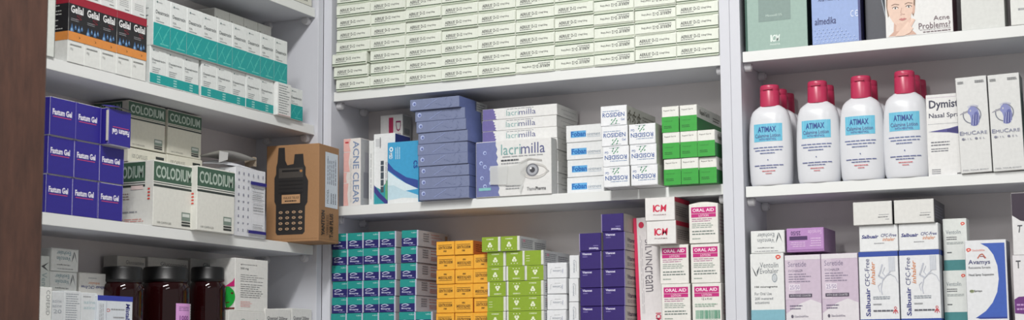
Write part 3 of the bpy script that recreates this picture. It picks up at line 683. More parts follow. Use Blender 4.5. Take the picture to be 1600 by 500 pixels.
# nasal spray carton
u, w, h = quad('M', .014, 1451, 276.5, 1509, 148.6, ZB2)
A = carton(w, .04, h, (224, 224, 222), plate=False); nv = (62, 62, 92)
A.text('F', 'Dymista', .08, .80, 1.0, .93, (56, 58, 78), bold=.045); A.text('F', 'Nasal Spray', .07, .695, .99, .77, (60, 62, 84), bold=.03); A.rect('F', .03, .635, .9, .64, (170, 172, 176)); A.rect('F', .03, .96, .9, .964, (190, 170, 190))
A.poly('F', [(.04, .545), (.6, .575), (.99, .61), (.99, .49), (.6, .525)], (76, 72, 136)); A.poly('F', [(.55, .56), (.99, .60), (.99, .50), (.55, .535)], (48, 44, 110))
A.lines('F', .1, .36, .62, .43, 2, (110, 112, 120), 3, .4, .1); A.lines('F', .1, .29, .6, .345, 2, (110, 112, 120), 6, .4, .1); A.lines('F', .1, .02, .34, .09, 3, (110, 112, 120), 8, .4, .1); A.text('F', 'MEDA', .78, .012, .96, .03, INK, bold=.05)
put('spray_carton', A.mesh('spray_carton'), 'M', .014, u, ZB2, 'white nasal spray carton with indigo wedge, right of the bottles', cat='medicine box')
# two tall cartons with a bird
def emu(w, h):
    A = carton(w, .046, h, (214, 215, 213), plate=False, side=(110, 112, 112)); asp = w/h; b = (92, 98, 160); b2 = (132, 138, 188); g = (150, 152, 156)
    A.ring('F', .47, .60, .30, .30*asp, .12, (116, 120, 132), 30, PI*.85, PI*2.55)
    k0 = len(A.v)
    A.poly('F', [(.40, .47), (.42, .55), (.38, .60), (.30, .63), (.34, .68), (.46, .71), (.60, .70), (.72, .66), (.77, .58), (.74, .50), (.64, .46), (.52, .455)], b2)
    A.poly('F', [(.52, .46), (.50, .56), (.58, .63), (.68, .64), (.76, .58), (.73, .5), (.64, .46)], b)
    A.poly('F', [(.31, .635), (.0, .61), (-.01, .618), (.16, .645), (.34, .665)], (150, 150, 160)); A.ell('F', .42, .655, .025, .012, (230, 230, 232), 10); A.ell('F', .42, .655, .012, .006, (40, 40, 60), 8)
    for i in range(9): a = .36+.04*i; A.line('F', [(a, .69), (a+(i-4)*.012, .73-.001*(i-4)**2)], .004, b2, asp)
    for i in range(6): A.line('F', [(.44+.05*i, .47), (.5+.045*i, .60)], .006, (176, 180, 214) if i % 2 else (70, 76, 140), asp)
    c0 = A.maps['F'](.47, .60, 0)
    for i in range(k0, len(A.v)): x, y, z = A.v[i]; A.v[i] = (c0[0]+(x-c0[0])*.82, y, c0[2]+(z-c0[2])*.82)
    A.text('F', 'E', .04, .395, .15, .435, (126, 130, 156), bold=.01); A.text('F', 'MU', .16, .395, .40, .427, (126, 130, 156)); A.text('F', 'C', .42, .395, .56, .435, (126, 130, 156), bold=.01); A.text('F', 'ARE', .57, .395, .92, .427, (126, 130, 156))
    A.text('F', 'O I L  G E L', .12, .345, .84, .362, (140, 142, 160)); A.ell('F', .14, .354, .045, .012, (120, 122, 140), 12); A.ell('F', .56, .354, .045, .012, (120, 122, 140), 12)
    A.text('F', 'FEEL YOUR BODY', .08, .022, .90, .036, (130, 132, 140)); A.lines('F', .06, .93, .26, .96, 2, (110, 112, 116), 3, .5, .1); A.lines('F', .62, .93, .92, .96, 2, (110, 112, 116), 5, .5, .1)
    return A.mesh('gel_carton')
DE = .002; xa = hu('M', DE, 1502, 273); xb = hu('M', DE, 1552.5, 271); we = xb-xa-.0015; he = hz('M', DE, 1500, 122)-ZB2; em = emu(we, he)
o1 = put('gel_carton', em, 'M', DE, (xa+xb)/2-.001, ZB2+.0008, 'tall silvery white carton with indigo bird head, left one of the pair', 'tall cartons with an indigo bird head', roll=-.022)
o2 = put('gel_carton', em, 'M', DE-.001, (xa+xb)/2+we+.0006, ZB2+.0008, 'tall silvery white carton with indigo bird head, right one of the pair', 'tall cartons with an indigo bird head', roll=-.020)
u, w, h = quad('M', .012, 1606, 266, 1660, 137, ZB2)
A = carton(w, .045, h, (60, 160, 150), plate=False)
put('gel_carton', A.mesh('gel_carton'), 'M', .012, u+.003, ZB2, 'teal carton edge just showing right of the bird cartons')

# ================================================================== RIGHT UNIT, LOWER SHELF
Z4 = SR['low']+.0002; DQ = .006
def gsk(A, f, x, y, r, asp):
    A.ell(f, x, y, r, r*asp, (214, 70, 60), 3, rot=-PI/2*0+PI/6*0); A.ell(f, x, y+r*asp*.2, r, r*asp*.75, (214, 84, 70), 14); A.ell(f, x, y+r*asp*.15, r*.45, r*asp*.3, (240, 210, 200), 10)
def vee(A, x, y, w_, h_, inv=False): 
    A.poly('F', [(x, y+h_), (x+w_*.45, y+h_*.35), (x+w_*.6, y), (x+w_*.42, y+h_*.12)], (60, 64, 70)); A.poly('F', [(x+w_*.6, y), (x+w_*.62, y+h_*.5), (x+w_, y+h_), (x+w_*.8, y+h_*.4)], (90, 96, 100))
# ventolin upright
u, w, h = quad('M', DQ, 1173.5, 470, 1226, 397, Z4)
A = carton(w, .04, h, (222, 224, 222), plate=False); gy = (110, 116, 122); asp = w/h
A.rect('F', 0, 0, 1, .215, (126, 176, 190)); vee(A, .04, .68, .25, .15); A.text('F', 'Ventolin', .29, .80, .84, .875, gy); A.text('F', 'Evohaler', .29, .72, .84, .79, gy); gsk(A, 'F', .84, .94, .08, asp)
A.ring('F', .72, .655, .08, .06, .25, (150, 160, 168)); A.ell('F', .72, .655, .05, .036, (190, 196, 200), 14); A.text('F', '100 micrograms', .12, .515, .80, .55, (60, 62, 66), bold=.02); A.text('F', 'For Oral Use', .12, .42, .62, .46, gy); A.text('F', '200 metered', .12, .355, .66, .39, gy); A.text('F', 'actuations', .12, .30, .55, .335, gy)
put('inhaler_carton', A.mesh('inhaler_carton'), 'M', DQ, u, Z4, 'white inhaler carton with pale blue foot, standing at left end of lower right shelf')
zV = Z4+h
# inverted ventolin lying on it
u, w, h2 = quad('M', DQ, 1173.5, 396, 1226.5, 361.4, zV+.0003)
A = carton(w, .085, h2, (222, 224, 222), side=(200, 202, 200)); vee(A, .06, .10, .20, .46); A.text('F', 'Ventolin', .30, .36, .80, .54, gy); A.text('F', 'Evohaler', .30, .12, .80, .30, gy); A.text('F', '100 micrograms', .32, .72, .80, .80, INK, bold=.02)
A.lines('F', .2, .88, .9, .93, 1, GREY, 3, .6, .1)
vlm = A.mesh('inhaler_carton'); put('inhaler_carton', vlm, 'M', DQ, u, zV+.0004, 'white inhaler carton lying upside down, arrow mark outward, beside the purple one', inv=True, h=h2)
# seretide pair
u, w, h = quad('M', DQ, 1227, 470, 1284, 399, Z4)
def seret(w, h):
    A = carton(w, .04, h, (198, 182, 199), plate=False, side=(200, 194, 202)); lt = (218, 214, 218); k = (104, 96, 120)
    A.poly('F', [(.01, .005), (.99, .005), (.99, .30), (.7, .36), (.4, .30), (.01, .16)], lt); A.poly('F', [(.01, .93), (.99, .93), (.99, .995), (.01, .995)], lt); A.rect('F', .01, .36, .28, .93, (206, 192, 206))
    A.text('F', 'Seretide', .09, .83, .60, .905, (126, 116, 142)); A.text('F', 'EVOHALER', .10, .755, .50, .79, k); 
    for i in range(4): A.lines('F', .1, .71-.035*i, .75, .735-.035*i, 1, (140, 130, 150), i, .6, .3)
    A.rect('F', .11, .49, .42, .58, (222, 214, 224)); A.text('F', '25/50', .13, .505, .40, .565, (150, 136, 166), bold=.02); A.rect('F', .10, .39, .74, .44, (66, 58, 76)); A.text('F', 'WITH DOSE COUNTER', .13, .40, .71, .43, (210, 206, 214)); 
    A.lines('F', .12, .21, .48, .29, 2, k, 4, .4, .2); A.ell('F', .18, .12, .035, .025, (90, 84, 100), 12); A.text('F', 'GlaxoSmithKline', .24, .105, .62, .135, k); A.rect('F', .01, .005, .99, .02, (206, 186, 206)); return A.mesh('inhaler_carton')
sm = seret(w-.0008, h); 
put('inhaler_carton', sm, 'M', DQ+.001, u, Z4, 'pale mauve inhaler carton standing directly under the lying purple carton', 'pale mauve inhaler cartons')
put('inhaler_carton', sm, 'M', DQ-.001, u+w+.0004, Z4, 'pale mauve inhaler carton standing left of the blue-banded inhaler cartons', 'pale mauve inhaler cartons')
zS = Z4+h; u, w, h2 = quad('M', DQ, 1229, 397, 1287.5, 361.4, zS+.0003)
A = carton(w, .085, h2, (180, 136, 190), side=(168, 136, 176)); lt = (216, 186, 220)
A.text('F', 'Seretide', .06, .10, .42, .28, lt); A.text('F', '25/50', .62, .12, .88, .30, (90, 60, 110), bold=.04); A.rect('F', .44, .34, .92, .50, (70, 44, 90)); A.lines('F', .08, .4, .4, .8, 4, lt, 4, .4, .2); A.lines('F', .5, .56, .9, .8, 3, lt, 5, .4, .2); A.rect('F', .02, .90, .98, .93, (150, 100, 160))
put('inhaler_carton', A.mesh('inhaler_carton'), 'M', DQ, u+.0006, max(zS, zV)+.0004, 'bright purple inhaler carton lying upside down on a pale mauve one', inv=True, h=h2)
# salbuair
u, w, h = quad('M', DQ-.002, 1343.5, 480, 1406, 394, Z4)
def salb(w, h):
    A = carton(w, .045, h, (222, 224, 226), plate=False, side=(196, 198, 204)); bl = (42, 72, 156); asp = w/h
    for f in 'FR': A.rect(f, 0, .93, 1, 1, bl); A.rect(f, 0, 0, 1, .06, bl)
    A.text('F', 'Salbuair', .15, .10, .27, .49, (40, 48, 120), rot=90, bold=.04); A.text('F', 'CFC-Free', .15, .52, .27, .90, (56, 60, 110), rot=90, bold=.0); A.text('F', 'inhaler', .30, .54, .41, .86, (206, 130, 80), rot=90, bold=.02, shear=.2)
    g = (186, 190, 200); A.rect('F', .76, .72, .92, .92, (204, 208, 214))
    for x in (.78, .82, .86, .9): A.line('F', [(x, .72), (x, .92)], .006, g, asp)
    A.line('F', [(.80, .72), (.70, .66), (.60, .60), (.55, .48), (.58, .40)], .014, g, asp); A.line('F', [(.62, .62), (.50, .66), (.56, .74), (.60, .82)], .02, g, asp); A.line('F', [(.55, .56), (.48, .52), (.52, .44)], .01, g, asp); A.line('F', [(.66, .66), (.60, .70), (.66, .78)], .01, g, asp)
    A.line('F', [(.60, .60), (.70, .66), (.80, .68), (.92, .64), (.98, .56)], .008, g, asp)
    A.lines('F', .34, .33, .8, .38, 2, (120, 130, 140), 3, .4, .2); A.lines('F', .34, .25, .55, .28, 1, GREY, 4, .6, 0); A.lines('F', .34, .16, .84, .19, 1, (90, 90, 100), 5, .7, 0)
    A.ring('F', .90, .21, .035, .035*asp, .35, (200, 50, 60), 14); A.line('F', [(.84, .14), (.90, .19), (.96, .14)], .01, (200, 50, 60), asp); A.line('F', [(.85, .175), (.95, .175)], .008, (200, 50, 60), asp); A.line('F', [(.9, .13), (.9, .19)], .008, (200, 50, 60), asp); return A.mesh('inhaler_carton')
sb = salb(w-.001, h); us = u
put('inhaler_carton', sb, 'M', DQ-.002, us, Z4, 'blue-banded upright inhaler carton beside the pale mauve cartons', 'upright inhaler cartons with blue bands')
put('inhaler_carton', sb, 'M', DQ-.003, us+w+.0012, Z4, 'blue-banded upright inhaler carton beside the two small teal-footed cartons', 'upright inhaler cartons with blue bands')
zA = Z4+h+.0003; _, w2, h2 = quad('M', DQ, 1343, 393, 1404.5, 353, zA)
def salb_lying(w, h):
    A = carton(w, .10, h, (224, 226, 226), side=(196, 198, 202)); A.text('F', 'Salbuair', .06, .50, .50, .64, (40, 48, 120), bold=.06, shear=.2); A.text('F', 'CFC-Free', .56, .54, .96, .66, (56, 60, 120), bold=.03, shear=.2); A.text('F', 'inhaler', .60, .38, .92, .52, (206, 130, 80), bold=.02, shear=.25)
    A.lines('F', .38, .28, .64, .33, 1, GREY, 3, .7, 0); return A.mesh('inhaler_carton')
sl = salb_lying(w2-.0008, h2); ul2 = hu('M', DQ, 1342.5, 380)+w2/2
for k in range(2): put('inhaler_carton', sl, 'M', DQ-.001*k, ul2+k*(w2+.0004), zA, 'white inhaler carton with italic blue name lying %s of its row, under the blank one' % ('left', 'right')[k], 'lying inhaler cartons with italic blue name')
zA2 = zA+h2+.0003; _, w3, h3 = quad('M', DQ, 1334, 352, 1395.5, 317, zA2)
def blank(w, h):
    A = carton(w, .11, h, (216, 216, 212), side=(96, 96, 100)); A.lines('F', .66, .4, .92, .44, 1, GREY, 1, .7, 0); A.lines('F', .64, .30, .92, .34, 1, INK, 2, .7, .1); A.lines('F', .82, .2, .92, .24, 1, GREY, 3, .7, 0)
    A.lines('R', .1, .2, .9, .8, 5, (130, 130, 150), 4, .4); return A.mesh('inhaler_carton')
bk = blank(w3-.0006, h3); ub2 = hu('M', DQ, 1334, 340)+w3/2
for k in range(2): put('inhaler_carton', bk, 'M', DQ-.006, ub2+k*(w3+.0025), zA2, 'nearly blank off-white carton, %s of the two topmost over the blue-banded cartons' % ('left', 'right')[k], 'nearly blank off-white cartons', yaw=.0)
# small ventolin pair
DVS = .024; u, w, hv1 = quad('M', DVS, 1475.5, 480, 1513, 423, Z4)
def smallv(w, h):
    A = carton(w, .03, h, (216, 220, 216), plate=False); asp = w/h; A.rect('F', 0, 0, 1, .20, (62, 128, 130)); A.text('F', 'Ventolin', .12, .70, .74, .78, (110, 122, 130)); gsk(A, 'F', .84, .89, .09, asp)
    A.lines('F', .14, .58, .6, .66, 2, INK, 3, .4, .2); A.lines('F', .14, .50, .84, .55, 2, (130, 140, 140), 5, .4, 0); A.lines('F', .14, .33, .34, .36, 1, INK, 4, .7, 0); return A.mesh('solution_carton')
sv = smallv(w, hv1)
put('solution_carton', sv, 'M', DVS, u, Z4, 'small white carton with teal foot, standing lower, left of the blue swoosh carton', 'small white cartons with teal feet')
put('solution_carton', sv, 'M', DVS+.002, u+.002, Z4+hv1+.0003, 'small white carton with teal foot, balanced on top of its twin', 'small white cartons with teal feet')
# avamys
u, w, h = quad('M', DQ-.004, 1512, 498, 1577, 376, Z4)
A = carton(w, .05, h, (222, 224, 226), plate=False, side=(120, 122, 140)); asp = w/h; bl = (58, 92, 178)
A.poly('F', [(.38, .96), (.96, .96), (.96, .045), (.20, .045), (.45, .13), (.62, .23), (.74, .36), (.79, .52), (.77, .68), (.68, .82), (.55, .91)], bl)
A.poly('F', [(.30, .035), (.96, .035), (.96, .055), (.2, .055)], (40, 60, 140)); gsk(A, 'F', .09, .88, .06, asp); A.text('F', 'GlaxoSmithKline', .17, .865, .48, .89, (214, 110, 90))
A.line('F', [(.30, .775), (.36, .82), (.42, .83), (.50, .775)], .014, (190, 110, 90), asp); A.line('F', [(.36, .80), (.44, .80), (.48, .775)], .01, (150, 80, 90), asp)
A.text('F', 'Avamys', .07, .69, .60, .76, (56, 60, 110), bold=.02); A.text('F', 'fluticasone furoate', .07, .65, .60, .68, INK); A.text('F', 'Nasal Spray Suspension', .07, .555, .68, .59, (70, 74, 80), bold=.02); A.ell('F', .13, .375, .055, .055*asp*.7, (150, 160, 120), 14); A.text('F', '60 Sprays', .08, .36, .38, .39, (50, 54, 50), bold=.02)
put('spray_carton', A.mesh('spray_carton'), 'M', DQ-.004, u, Z4, 'white nasal spray carton with big blue curved swoosh, lower right shelf')
# two cartons cut by the frame
u, w, h = quad('M', DQ, 1585.5, 490, 1650, 399, Z4)
A = carton(w, .05, h, (222, 220, 222), plate=False, side=(120, 100, 120)); A.text('F', 'T', .08, .80, .2, .92, INK, bold=.03); A.poly('F', [(.01, .12), (.99, .06), (.99, .34), (.5, .38), (.12, .37), (.01, .33)], (104, 44, 120)); A.lines('F', .06, .15, .6, .28, 2, (190, 150, 200), 3, .4)
put('inhaler_carton', A.mesh('inhaler_carton'), 'M', DQ, u, Z4, 'white carton with deep violet band at lower right edge of the view')
u2, w2, h2 = quad('M', DQ, 1583.5, 395, 1650, 302, Z4+h)
A = carton(w2, .05, h2, (222, 222, 222), plate=False); A.poly('F', [(.005, .995), (.995, .995), (.995, .62), (.6, .5), (.2, .55), (.005, .64)], (52, 40, 56)); A.text('F', 'T', .12, .36, .24, .48, INK, bold=.03, shear=.2)
put('inhaler_carton', A.mesh('inhaler_carton'), 'M', DQ, u2, Z4+h+.0003, 'white carton with dark plum top, standing on the violet-banded carton at right edge')
# ================================================================== LEFT UNIT, TOP SHELF
ZL = SL['top']+.0002
DL = .006
def qL(dep, xl, yb, xr, yt, base): return quad('L', dep, xl, yb, xr, yt, base)
u_, w_, _ = qL(DL-.002, 58, 88, 85, 10, ZL)
A = carton(w_, .07, .13, (214, 218, 212), plate=False); A.rect('F', .96, 0, 1, 1, (120, 124, 120))
put('drop_carton', A.mesh('drop_carton'), 'L', DL-.002, u_, ZL, 'plain white carton at the dark wood panel, left of the black and orange row')
ue = hu('L', DL, 228.8, 90); us_ = hu('L', DL, 106, 60); wg_ = (ue-us_)/5; hg_ = hz('L', DL, 228, 29.7)-ZL
def gel(w, h):
    A = carton(w, .05, h, (220, 222, 218), plate=False)
    for f in 'FL': A.rect(f, 0, .665, 1, 1, (30, 30, 34)) ; A.rect(f, 0, .88, 1, 1, (150, 26, 48)); A.rect(f, 0, .33, 1, .46, (214, 138, 66))
    A.rect('F', 0, .46, 1, .67, (30, 30, 34)); A.rect('L', 0, .46, 1, .67, (30, 30, 34)); asp = w/h
    A.text('F', 'Gelial', .12, .745, .88, .86, (226, 226, 226), bold=.05); A.lines('F', .14, .62, .62, .67, 2, (150, 152, 156), 3, .35, .1); A.text('F', 'S', .45, .66, .8, .73, (110, 30, 44))
    for x, y, s in ((.2, .47, .13), (.42, .52, .07), (.62, .49, .10), (.8, .52, .07)):
        A.poly('F', [(x-s, y), (x-s*.7, y-.02), (x+s*.6, y-.02), (x+s, y+.005), (x+s*.4, y+.5*s), (x, y+.9*s), (x-s*.4, y+.5*s)], (64, 104, 150)); A.ell('F', x-.1*s, y+.02, s*.4, s*.2, (140, 176, 206), 10)
    A.rect('F', 0, .33, 1, .46, (214, 138, 66)); A.poly('F', [(.6, .37), (.72, .39), (.6, .42), (.66, .39)], (90, 60, 30))
    A.lines('F', .12, .26, .8, .275, 1, (140, 142, 140), 3, .9, 0, words=False); A.text('F', '30g', .12, .18, .3, .22, (150, 152, 150))
    for y in (.84, .76, .71, .62, .54, .49): A.lines('L', .1, y, .8, y+.02, 1, (190, 192, 190), int(y*100), .7, .3)
    return A.mesh('drop_carton')
gmz = gel(wg_-.0004, hg_)
for i in range(5): put('drop_carton', gmz, 'L', DL+J(.0006), us_+wg_*(i+.5), ZL, 'black, red and orange banded white carton, %s from left in its row' % ORD[i+1], 'row of black, red and orange banded cartons')
A = carton(wg_-.0006, .05, .035, (216, 218, 216)); A.lines('F', .2, .25, .8, .6, 4, (170, 172, 172), 3, .5, .1); A.rect('F', .55, .12, .85, .16, (120, 120, 120)); wm2 = A.mesh('drop_carton')
for i in range(1, 5): put('drop_carton', wm2, 'L', DL+.002, us_+wg_*(i+.5), ZL+hg_+.0003, 'white carton lying on the black and orange row, %s from left' % ORD[i], 'white cartons lying on the black and orange row')
# teal-banded cartons
TQ = (14, 152, 150)
h1 = hz('L', DL, 234, 70.5)-ZL; h2t = hz('L', DL-.004, 311, 18)-(ZL+h1)
def dexa(w, h, low, side=False):
    A = carton(w, .06, h, (218, 222, 220), plate=False, side=(206, 210, 208)); asp = w/h; k = (90, 96, 98)
    if low:
        A.rect('F', .0, .03, 1, .28, TQ)
        for y in (.06, .13, .20): A.rect('F', .42, y, .62, y+.035, (150, 200, 196))
    else:
        A.rect('F', 0, .01, 1, .47, TQ)
        for a in ((.05, .1, .45, .42), (.45, .05, .8, .3), (.6, .2, .98, .45), (.3, .3, .6, .08)): A.line('F', [(a[0], a[1]), (a[2], a[3])], .012, (90, 196, 184), asp)
        A.lines('F', .4, .05, .9, .08, 1, (120, 206, 196), 4, .6, 0)
    A.text('F', 'Dexatrocin', .12, .66 if not low else .62, .90, .735 if not low else .68, k, bold=.02); A.ell('F', .2, .90, .05, .02, (110, 130, 130), 10); A.rect('F', .27, .89, .5, .905, (170, 172, 174)); A.text('F', '0.5%', .14, .55, .34, .59, k)
    A.lines('F', .14, .30 if low else .49, .66, .46 if low else .53, 3 if low else 1, (140, 146, 148), 4, .35, .3)
    for f in 'LR': A.lines(f, .15, .06, .85, .95, 12, (120, 126, 128), 5, .35, .3)
    return A
wtl = (hu('L', DL, 311.4, 120)-hu('L', DL, 234, 110))/3
lo = dexa(wtl-.0004, h1, True).mesh('drop_carton'); hi = dexa(wtl-.0004, h2t, False).mesh('drop_carton')
grp = 'teal-banded white drop cartons on the upper left shelf'
cnt = 0
uu = hu('L', DL, 234, 110)
starts = [uu, uu+wtl, uu+2*wtl]; s2 = hu('L', DL, 314, 140); starts += [s2, s2+wtl, s2+2*wtl]; s3 = hu('L', DL, 384, 160); starts += [s3, s3+wtl]
for i, s in enumerate(starts):
    if i and s < starts[i-1]+wtl: s = starts[i] = starts[i-1]+wtl
    put('drop_carton', lo, 'L', DL+.0005*(i % 3), s+wtl/2, ZL, 'white drop carton with narrow teal foot, bottom row, %s from left' % ORD[i+1], grp)
t2 = hu('L', DL-.004, 238.5, 60); tops = [t2, t2+wtl, t2+2*wtl]; s4 = hu('L', DL-.004, 314, 80); tops += [max(tops[-1]+wtl, s4)]; tops += [tops[3]+wtl, tops[3]+2*wtl]; s5 = hu('L', DL-.004, 385, 100); tops += [max(s5, tops[-1]+wtl)]; tops += [tops[6]+wtl, tops[6]+2*wtl]
for i, s in enumerate(tops):
    put('drop_carton', hi, 'L', DL-.005+.001*(i//3), s+wtl/2, ZL+h1+.0003, 'white drop carton with broad teal lower half, upper row, %s from left' % ORD[i+1], grp)
s6 = starts[-1]+wtl+.001
hs_ = hz('L', DL-.012, 433, 126)-ZL
A = carton(wtl+.001, .03, hs_, (220, 222, 220), plate=False); A.lines('F', .1, .05, .9, .95, 12, (120, 126, 128), 5, .35, .3); A.rect('F', .05, .02, .95, .03, (190, 80, 90))
put('drop_carton', A.mesh('drop_carton'), 'L', DL-.008, s6+(wtl+.001)/2, ZL, 'white drop carton turned to show its fine-print side, bottom row near the corner')
A = dexa(wtl, hs_*.97, False); put('drop_carton', A.mesh('drop_carton'), 'L', DL-.004, s6+wtl*1.5+.0025, ZL, 'white drop carton with teal lower half, last on the right at the corner', roll=0)
# white row further back
db = .078; ub0 = hu('L', db, 335, 40); wb = (hu('L', db, 424, 60)-ub0)/4; hb = hz('L', db, 337, 12)-ZL
A = carton(wb-.0008, .05, hb, (206, 206, 200), plate=False, side=(190, 190, 184)); A.text('F', 'Dexatrocin', .12, .88, .8, .92, INK, bold=.02); A.lines('F', .14, .78, .7, .86, 3, GREY, 3, .35, .2); bmz = A.mesh('drop_carton')
for i in range(4): put('drop_carton', bmz, 'L', db, ub0+wb*(i+.5), ZL, 'grey-white carton in the back row of the upper left shelf, %s from left' % ORD[i+1], 'back row of grey-white cartons, upper left shelf')
# carton on the shelf above
ZO = SL['over']+.0002; a = hu('L', .01, 398, 0); b = min(hu('L', .01, 495, 14), -T-.008); 
A = carton((b-a)*.49, .09, .06, (214, 214, 204)); A.lines('F', .2, .1, .9, .9, 6, (120, 120, 116), 3, .35, .2); A.rect('F', 0, 0, 1, .03, (40, 40, 36)); zz = A.mesh('tablet_carton')
for i in range(2): put('tablet_carton', zz, 'L', .01, a+(b-a)*(.25+.5*i), ZO, '%s white carton on the highest left shelf, cut by the top of the view' % ('left', 'right')[i], 'white cartons on the highest left shelf')

# ================================================================== LEFT UNIT, MIDDLE SHELF
ZK = SL['mid']+.0002; DK = .008
uf0 = hu('L', DK, 113, 320); uf1 = hu('L', DK, 191, 320); wf_ = (uf1-uf0)/2; hf_ = (hz('L', DK, 115, 218)-ZK)/2
NB = (44, 35, 138)
def fastum(w, h):
    A = carton(w, .085, h, (214, 214, 220), front=NB, side=NB); A.box(-w/2+.0004, .0002, .0004, w/2-.0004, .004, h-.0004, mat(NB), .0003); A.lay = 4
    A.text('F', 'Fastum Gel', .08, .54, .82, .70, (226, 224, 236), bold=.07); A.rect('F', .10, .485, .80, .505, (196, 70, 120)); A.rect('F', .96, .02, .985, .98, (110, 104, 180)); return A.mesh('gel_carton')
fmz = fastum(wf_-.0008, hf_-.0006)
for r in range(3):
    for c in range(3 if r < 2 else 2):
        u = uf0+wf_*(c-.5)-(.0006 if r == 2 else 0)
        put('gel_carton', fmz, 'L', DK-(.001, .0015, .004)[r]+J(.0008), u, ZK+hf_*r, 'royal blue gel carton, %s row, %s from the dark wood panel' % (('bottom', 'middle', 'top')[r], ORD[c+1]), 'royal blue gel cartons on the middle left shelf')
# rotated one with torn flap
u = uf0+wf_*1.5+.002
o = put('gel_carton', fmz, 'L', -.006, u-.0005, ZK+2*hf_, 'royal blue gel carton upside down and twisted, flap open, at top right of its stack', 'royal blue gel cartons on the middle left shelf', yaw=.03, inv=True, h=hf_-.0006)
F_ = Art(); hh = hf_; FM = mat((206, 202, 190), .6); ww = wf_
n = 8; top = [(-ww/2+ww*i/n, -.001-.004*math.sin(PI*i/n), -.001-.002*math.sin(PI*i/n)) for i in range(n+1)]; bot = [(x*.96, y+.016, z-.0045) for x, y, z in top]; low = [(x, y, z+.0008) for x, y, z in top+bot]
F_.add(top+bot, [(i, i+1, n+2+i, n+1+i) for i in range(n)], mat(NB)); F_.add(low, [(i, i+1, n+2+i, n+1+i) for i in range(n)], FM)
F_.box(ww/2-.0002, -.001, .004, ww/2+.0012, .003, hh-.006, FM, .0003)
link('flap', F_.mesh('flap'), o)['label'] = 'torn open cardboard flap'

# capsule cartons, dark green heading
GR = (62, 92, 74)
def colod(w, d, h, capt=True, body=(218, 218, 210)):
    A = carton(w, d, h, body, plate=False)
    for f, x0, x1 in (('F', .0, 1.), ('L', .0, .82)):
        A.rect(f, x0, .685, x1, .98, GR); A.rect(f, x0, .655, x1, .668, (60, 70, 64)); A.rect(f, x0, .60, x1, .635, (52, 60, 56))
    A.text('F', 'COLODIUM', .05, .735, .95, .925, (176, 190, 178), bold=.05); A.text('L', 'COLODIUM', .04, .735, .78, .925, (160, 176, 164), bold=.05)
    A.rect('F', .70, .13, .92, .26, (120, 136, 126)); A.rect('F', .72, .19, .90, .24, (200, 206, 200)); A.rect('F', .70, .09, .92, .115, (44, 50, 48)); A.rect('F', .70, .045, .92, .075, (44, 50, 48))
    A.text('F', '100 CAPSULES', .10, .045, .44, .075, (110, 112, 108)); A.lines('L', .08, .4, .5, .52, 3, (150, 130, 126), 3, .35, .2); A.lines('L', .08, .06, .8, .12, 2, (206, 130, 120), 5, .35, .1); A.rect('L', .52, .56, .78, .62, (226, 206, 200)); A.lines('L', .08, .2, .7, .24, 1, GREY, 5, .5, .1)
    for y in (.55, .50, .45, .40): A.rect('L', .88, y, .93, y+.025, (206, 80, 70))
    return A.mesh('capsule_carton')
DC2 = .006; a = hu('L', DC2, 239, 330); b = hu('L', DC2, 302, 330); wc = b-a; hc_ = hz('L', DC2, 239, 249)-ZK
ca = colod(wc-.0005, .095, hc_)
put('capsule_carton', ca, 'L', DC2, (a+b)/2, ZK, 'white capsule carton with dark green heading, front row, beside the royal blue cartons', 'white capsule cartons with dark green headings')
a2 = hu('L', DC2-.012, 307.5, 340); b2 = hu('L', DC2-.012, 366, 340); h2c = hz('L', DC2-.012, 308, 258)-ZK; cb = colod(b2-a2, .095, h2c)
put('capsule_carton', cb, 'L', DC2-.012, (a2+b2)/2, ZK, 'white capsule carton with dark green heading, front row, beside the icon-patterned carton', 'white capsule cartons with dark green headings')
# two more standing on those, pushed back
DU = DC2+.052; au = hu('L', DU, 200, 200); bu = hu('L', DU, 258.5, 200); wu = bu-au; zu = max(hc_, h2c)
ht = (SL['top']-T-ZK-.004); hup = hz('L', DU, 203, 158)-hz('L', DU, 203, 230); zup = hz('L', DU, 203, 230)
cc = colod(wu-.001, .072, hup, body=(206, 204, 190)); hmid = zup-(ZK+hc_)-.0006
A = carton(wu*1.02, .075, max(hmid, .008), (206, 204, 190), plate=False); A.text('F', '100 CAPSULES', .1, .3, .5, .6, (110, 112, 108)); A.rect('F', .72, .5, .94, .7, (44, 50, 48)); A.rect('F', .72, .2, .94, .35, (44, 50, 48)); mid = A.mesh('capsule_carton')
for k in range(2):
    put('capsule_carton', mid, 'L', DU+.0005, au+wu*(.5+1.04*k)+.003, ZK+max(hc_, h2c)*(1 if k else 1)+.0004-(0 if k else max(hc_, h2c)-hc_), 'flat white capsule carton in shade, %s one, sandwiched below a green-headed carton' % ('left', 'right')[k], 'flat capsule cartons sandwiched in the stack')
    put('capsule_carton', cc, 'L', DU, au+wu*(.5+1.05*k), ZK+max(hc_, h2c)+max(hmid, .008)+.0008, 'green-headed capsule carton high at the back, %s one of two just under the shelf' % ('left', 'right')[k], 'green-headed capsule cartons under the shelf board', yaw=(0, .02)[k])
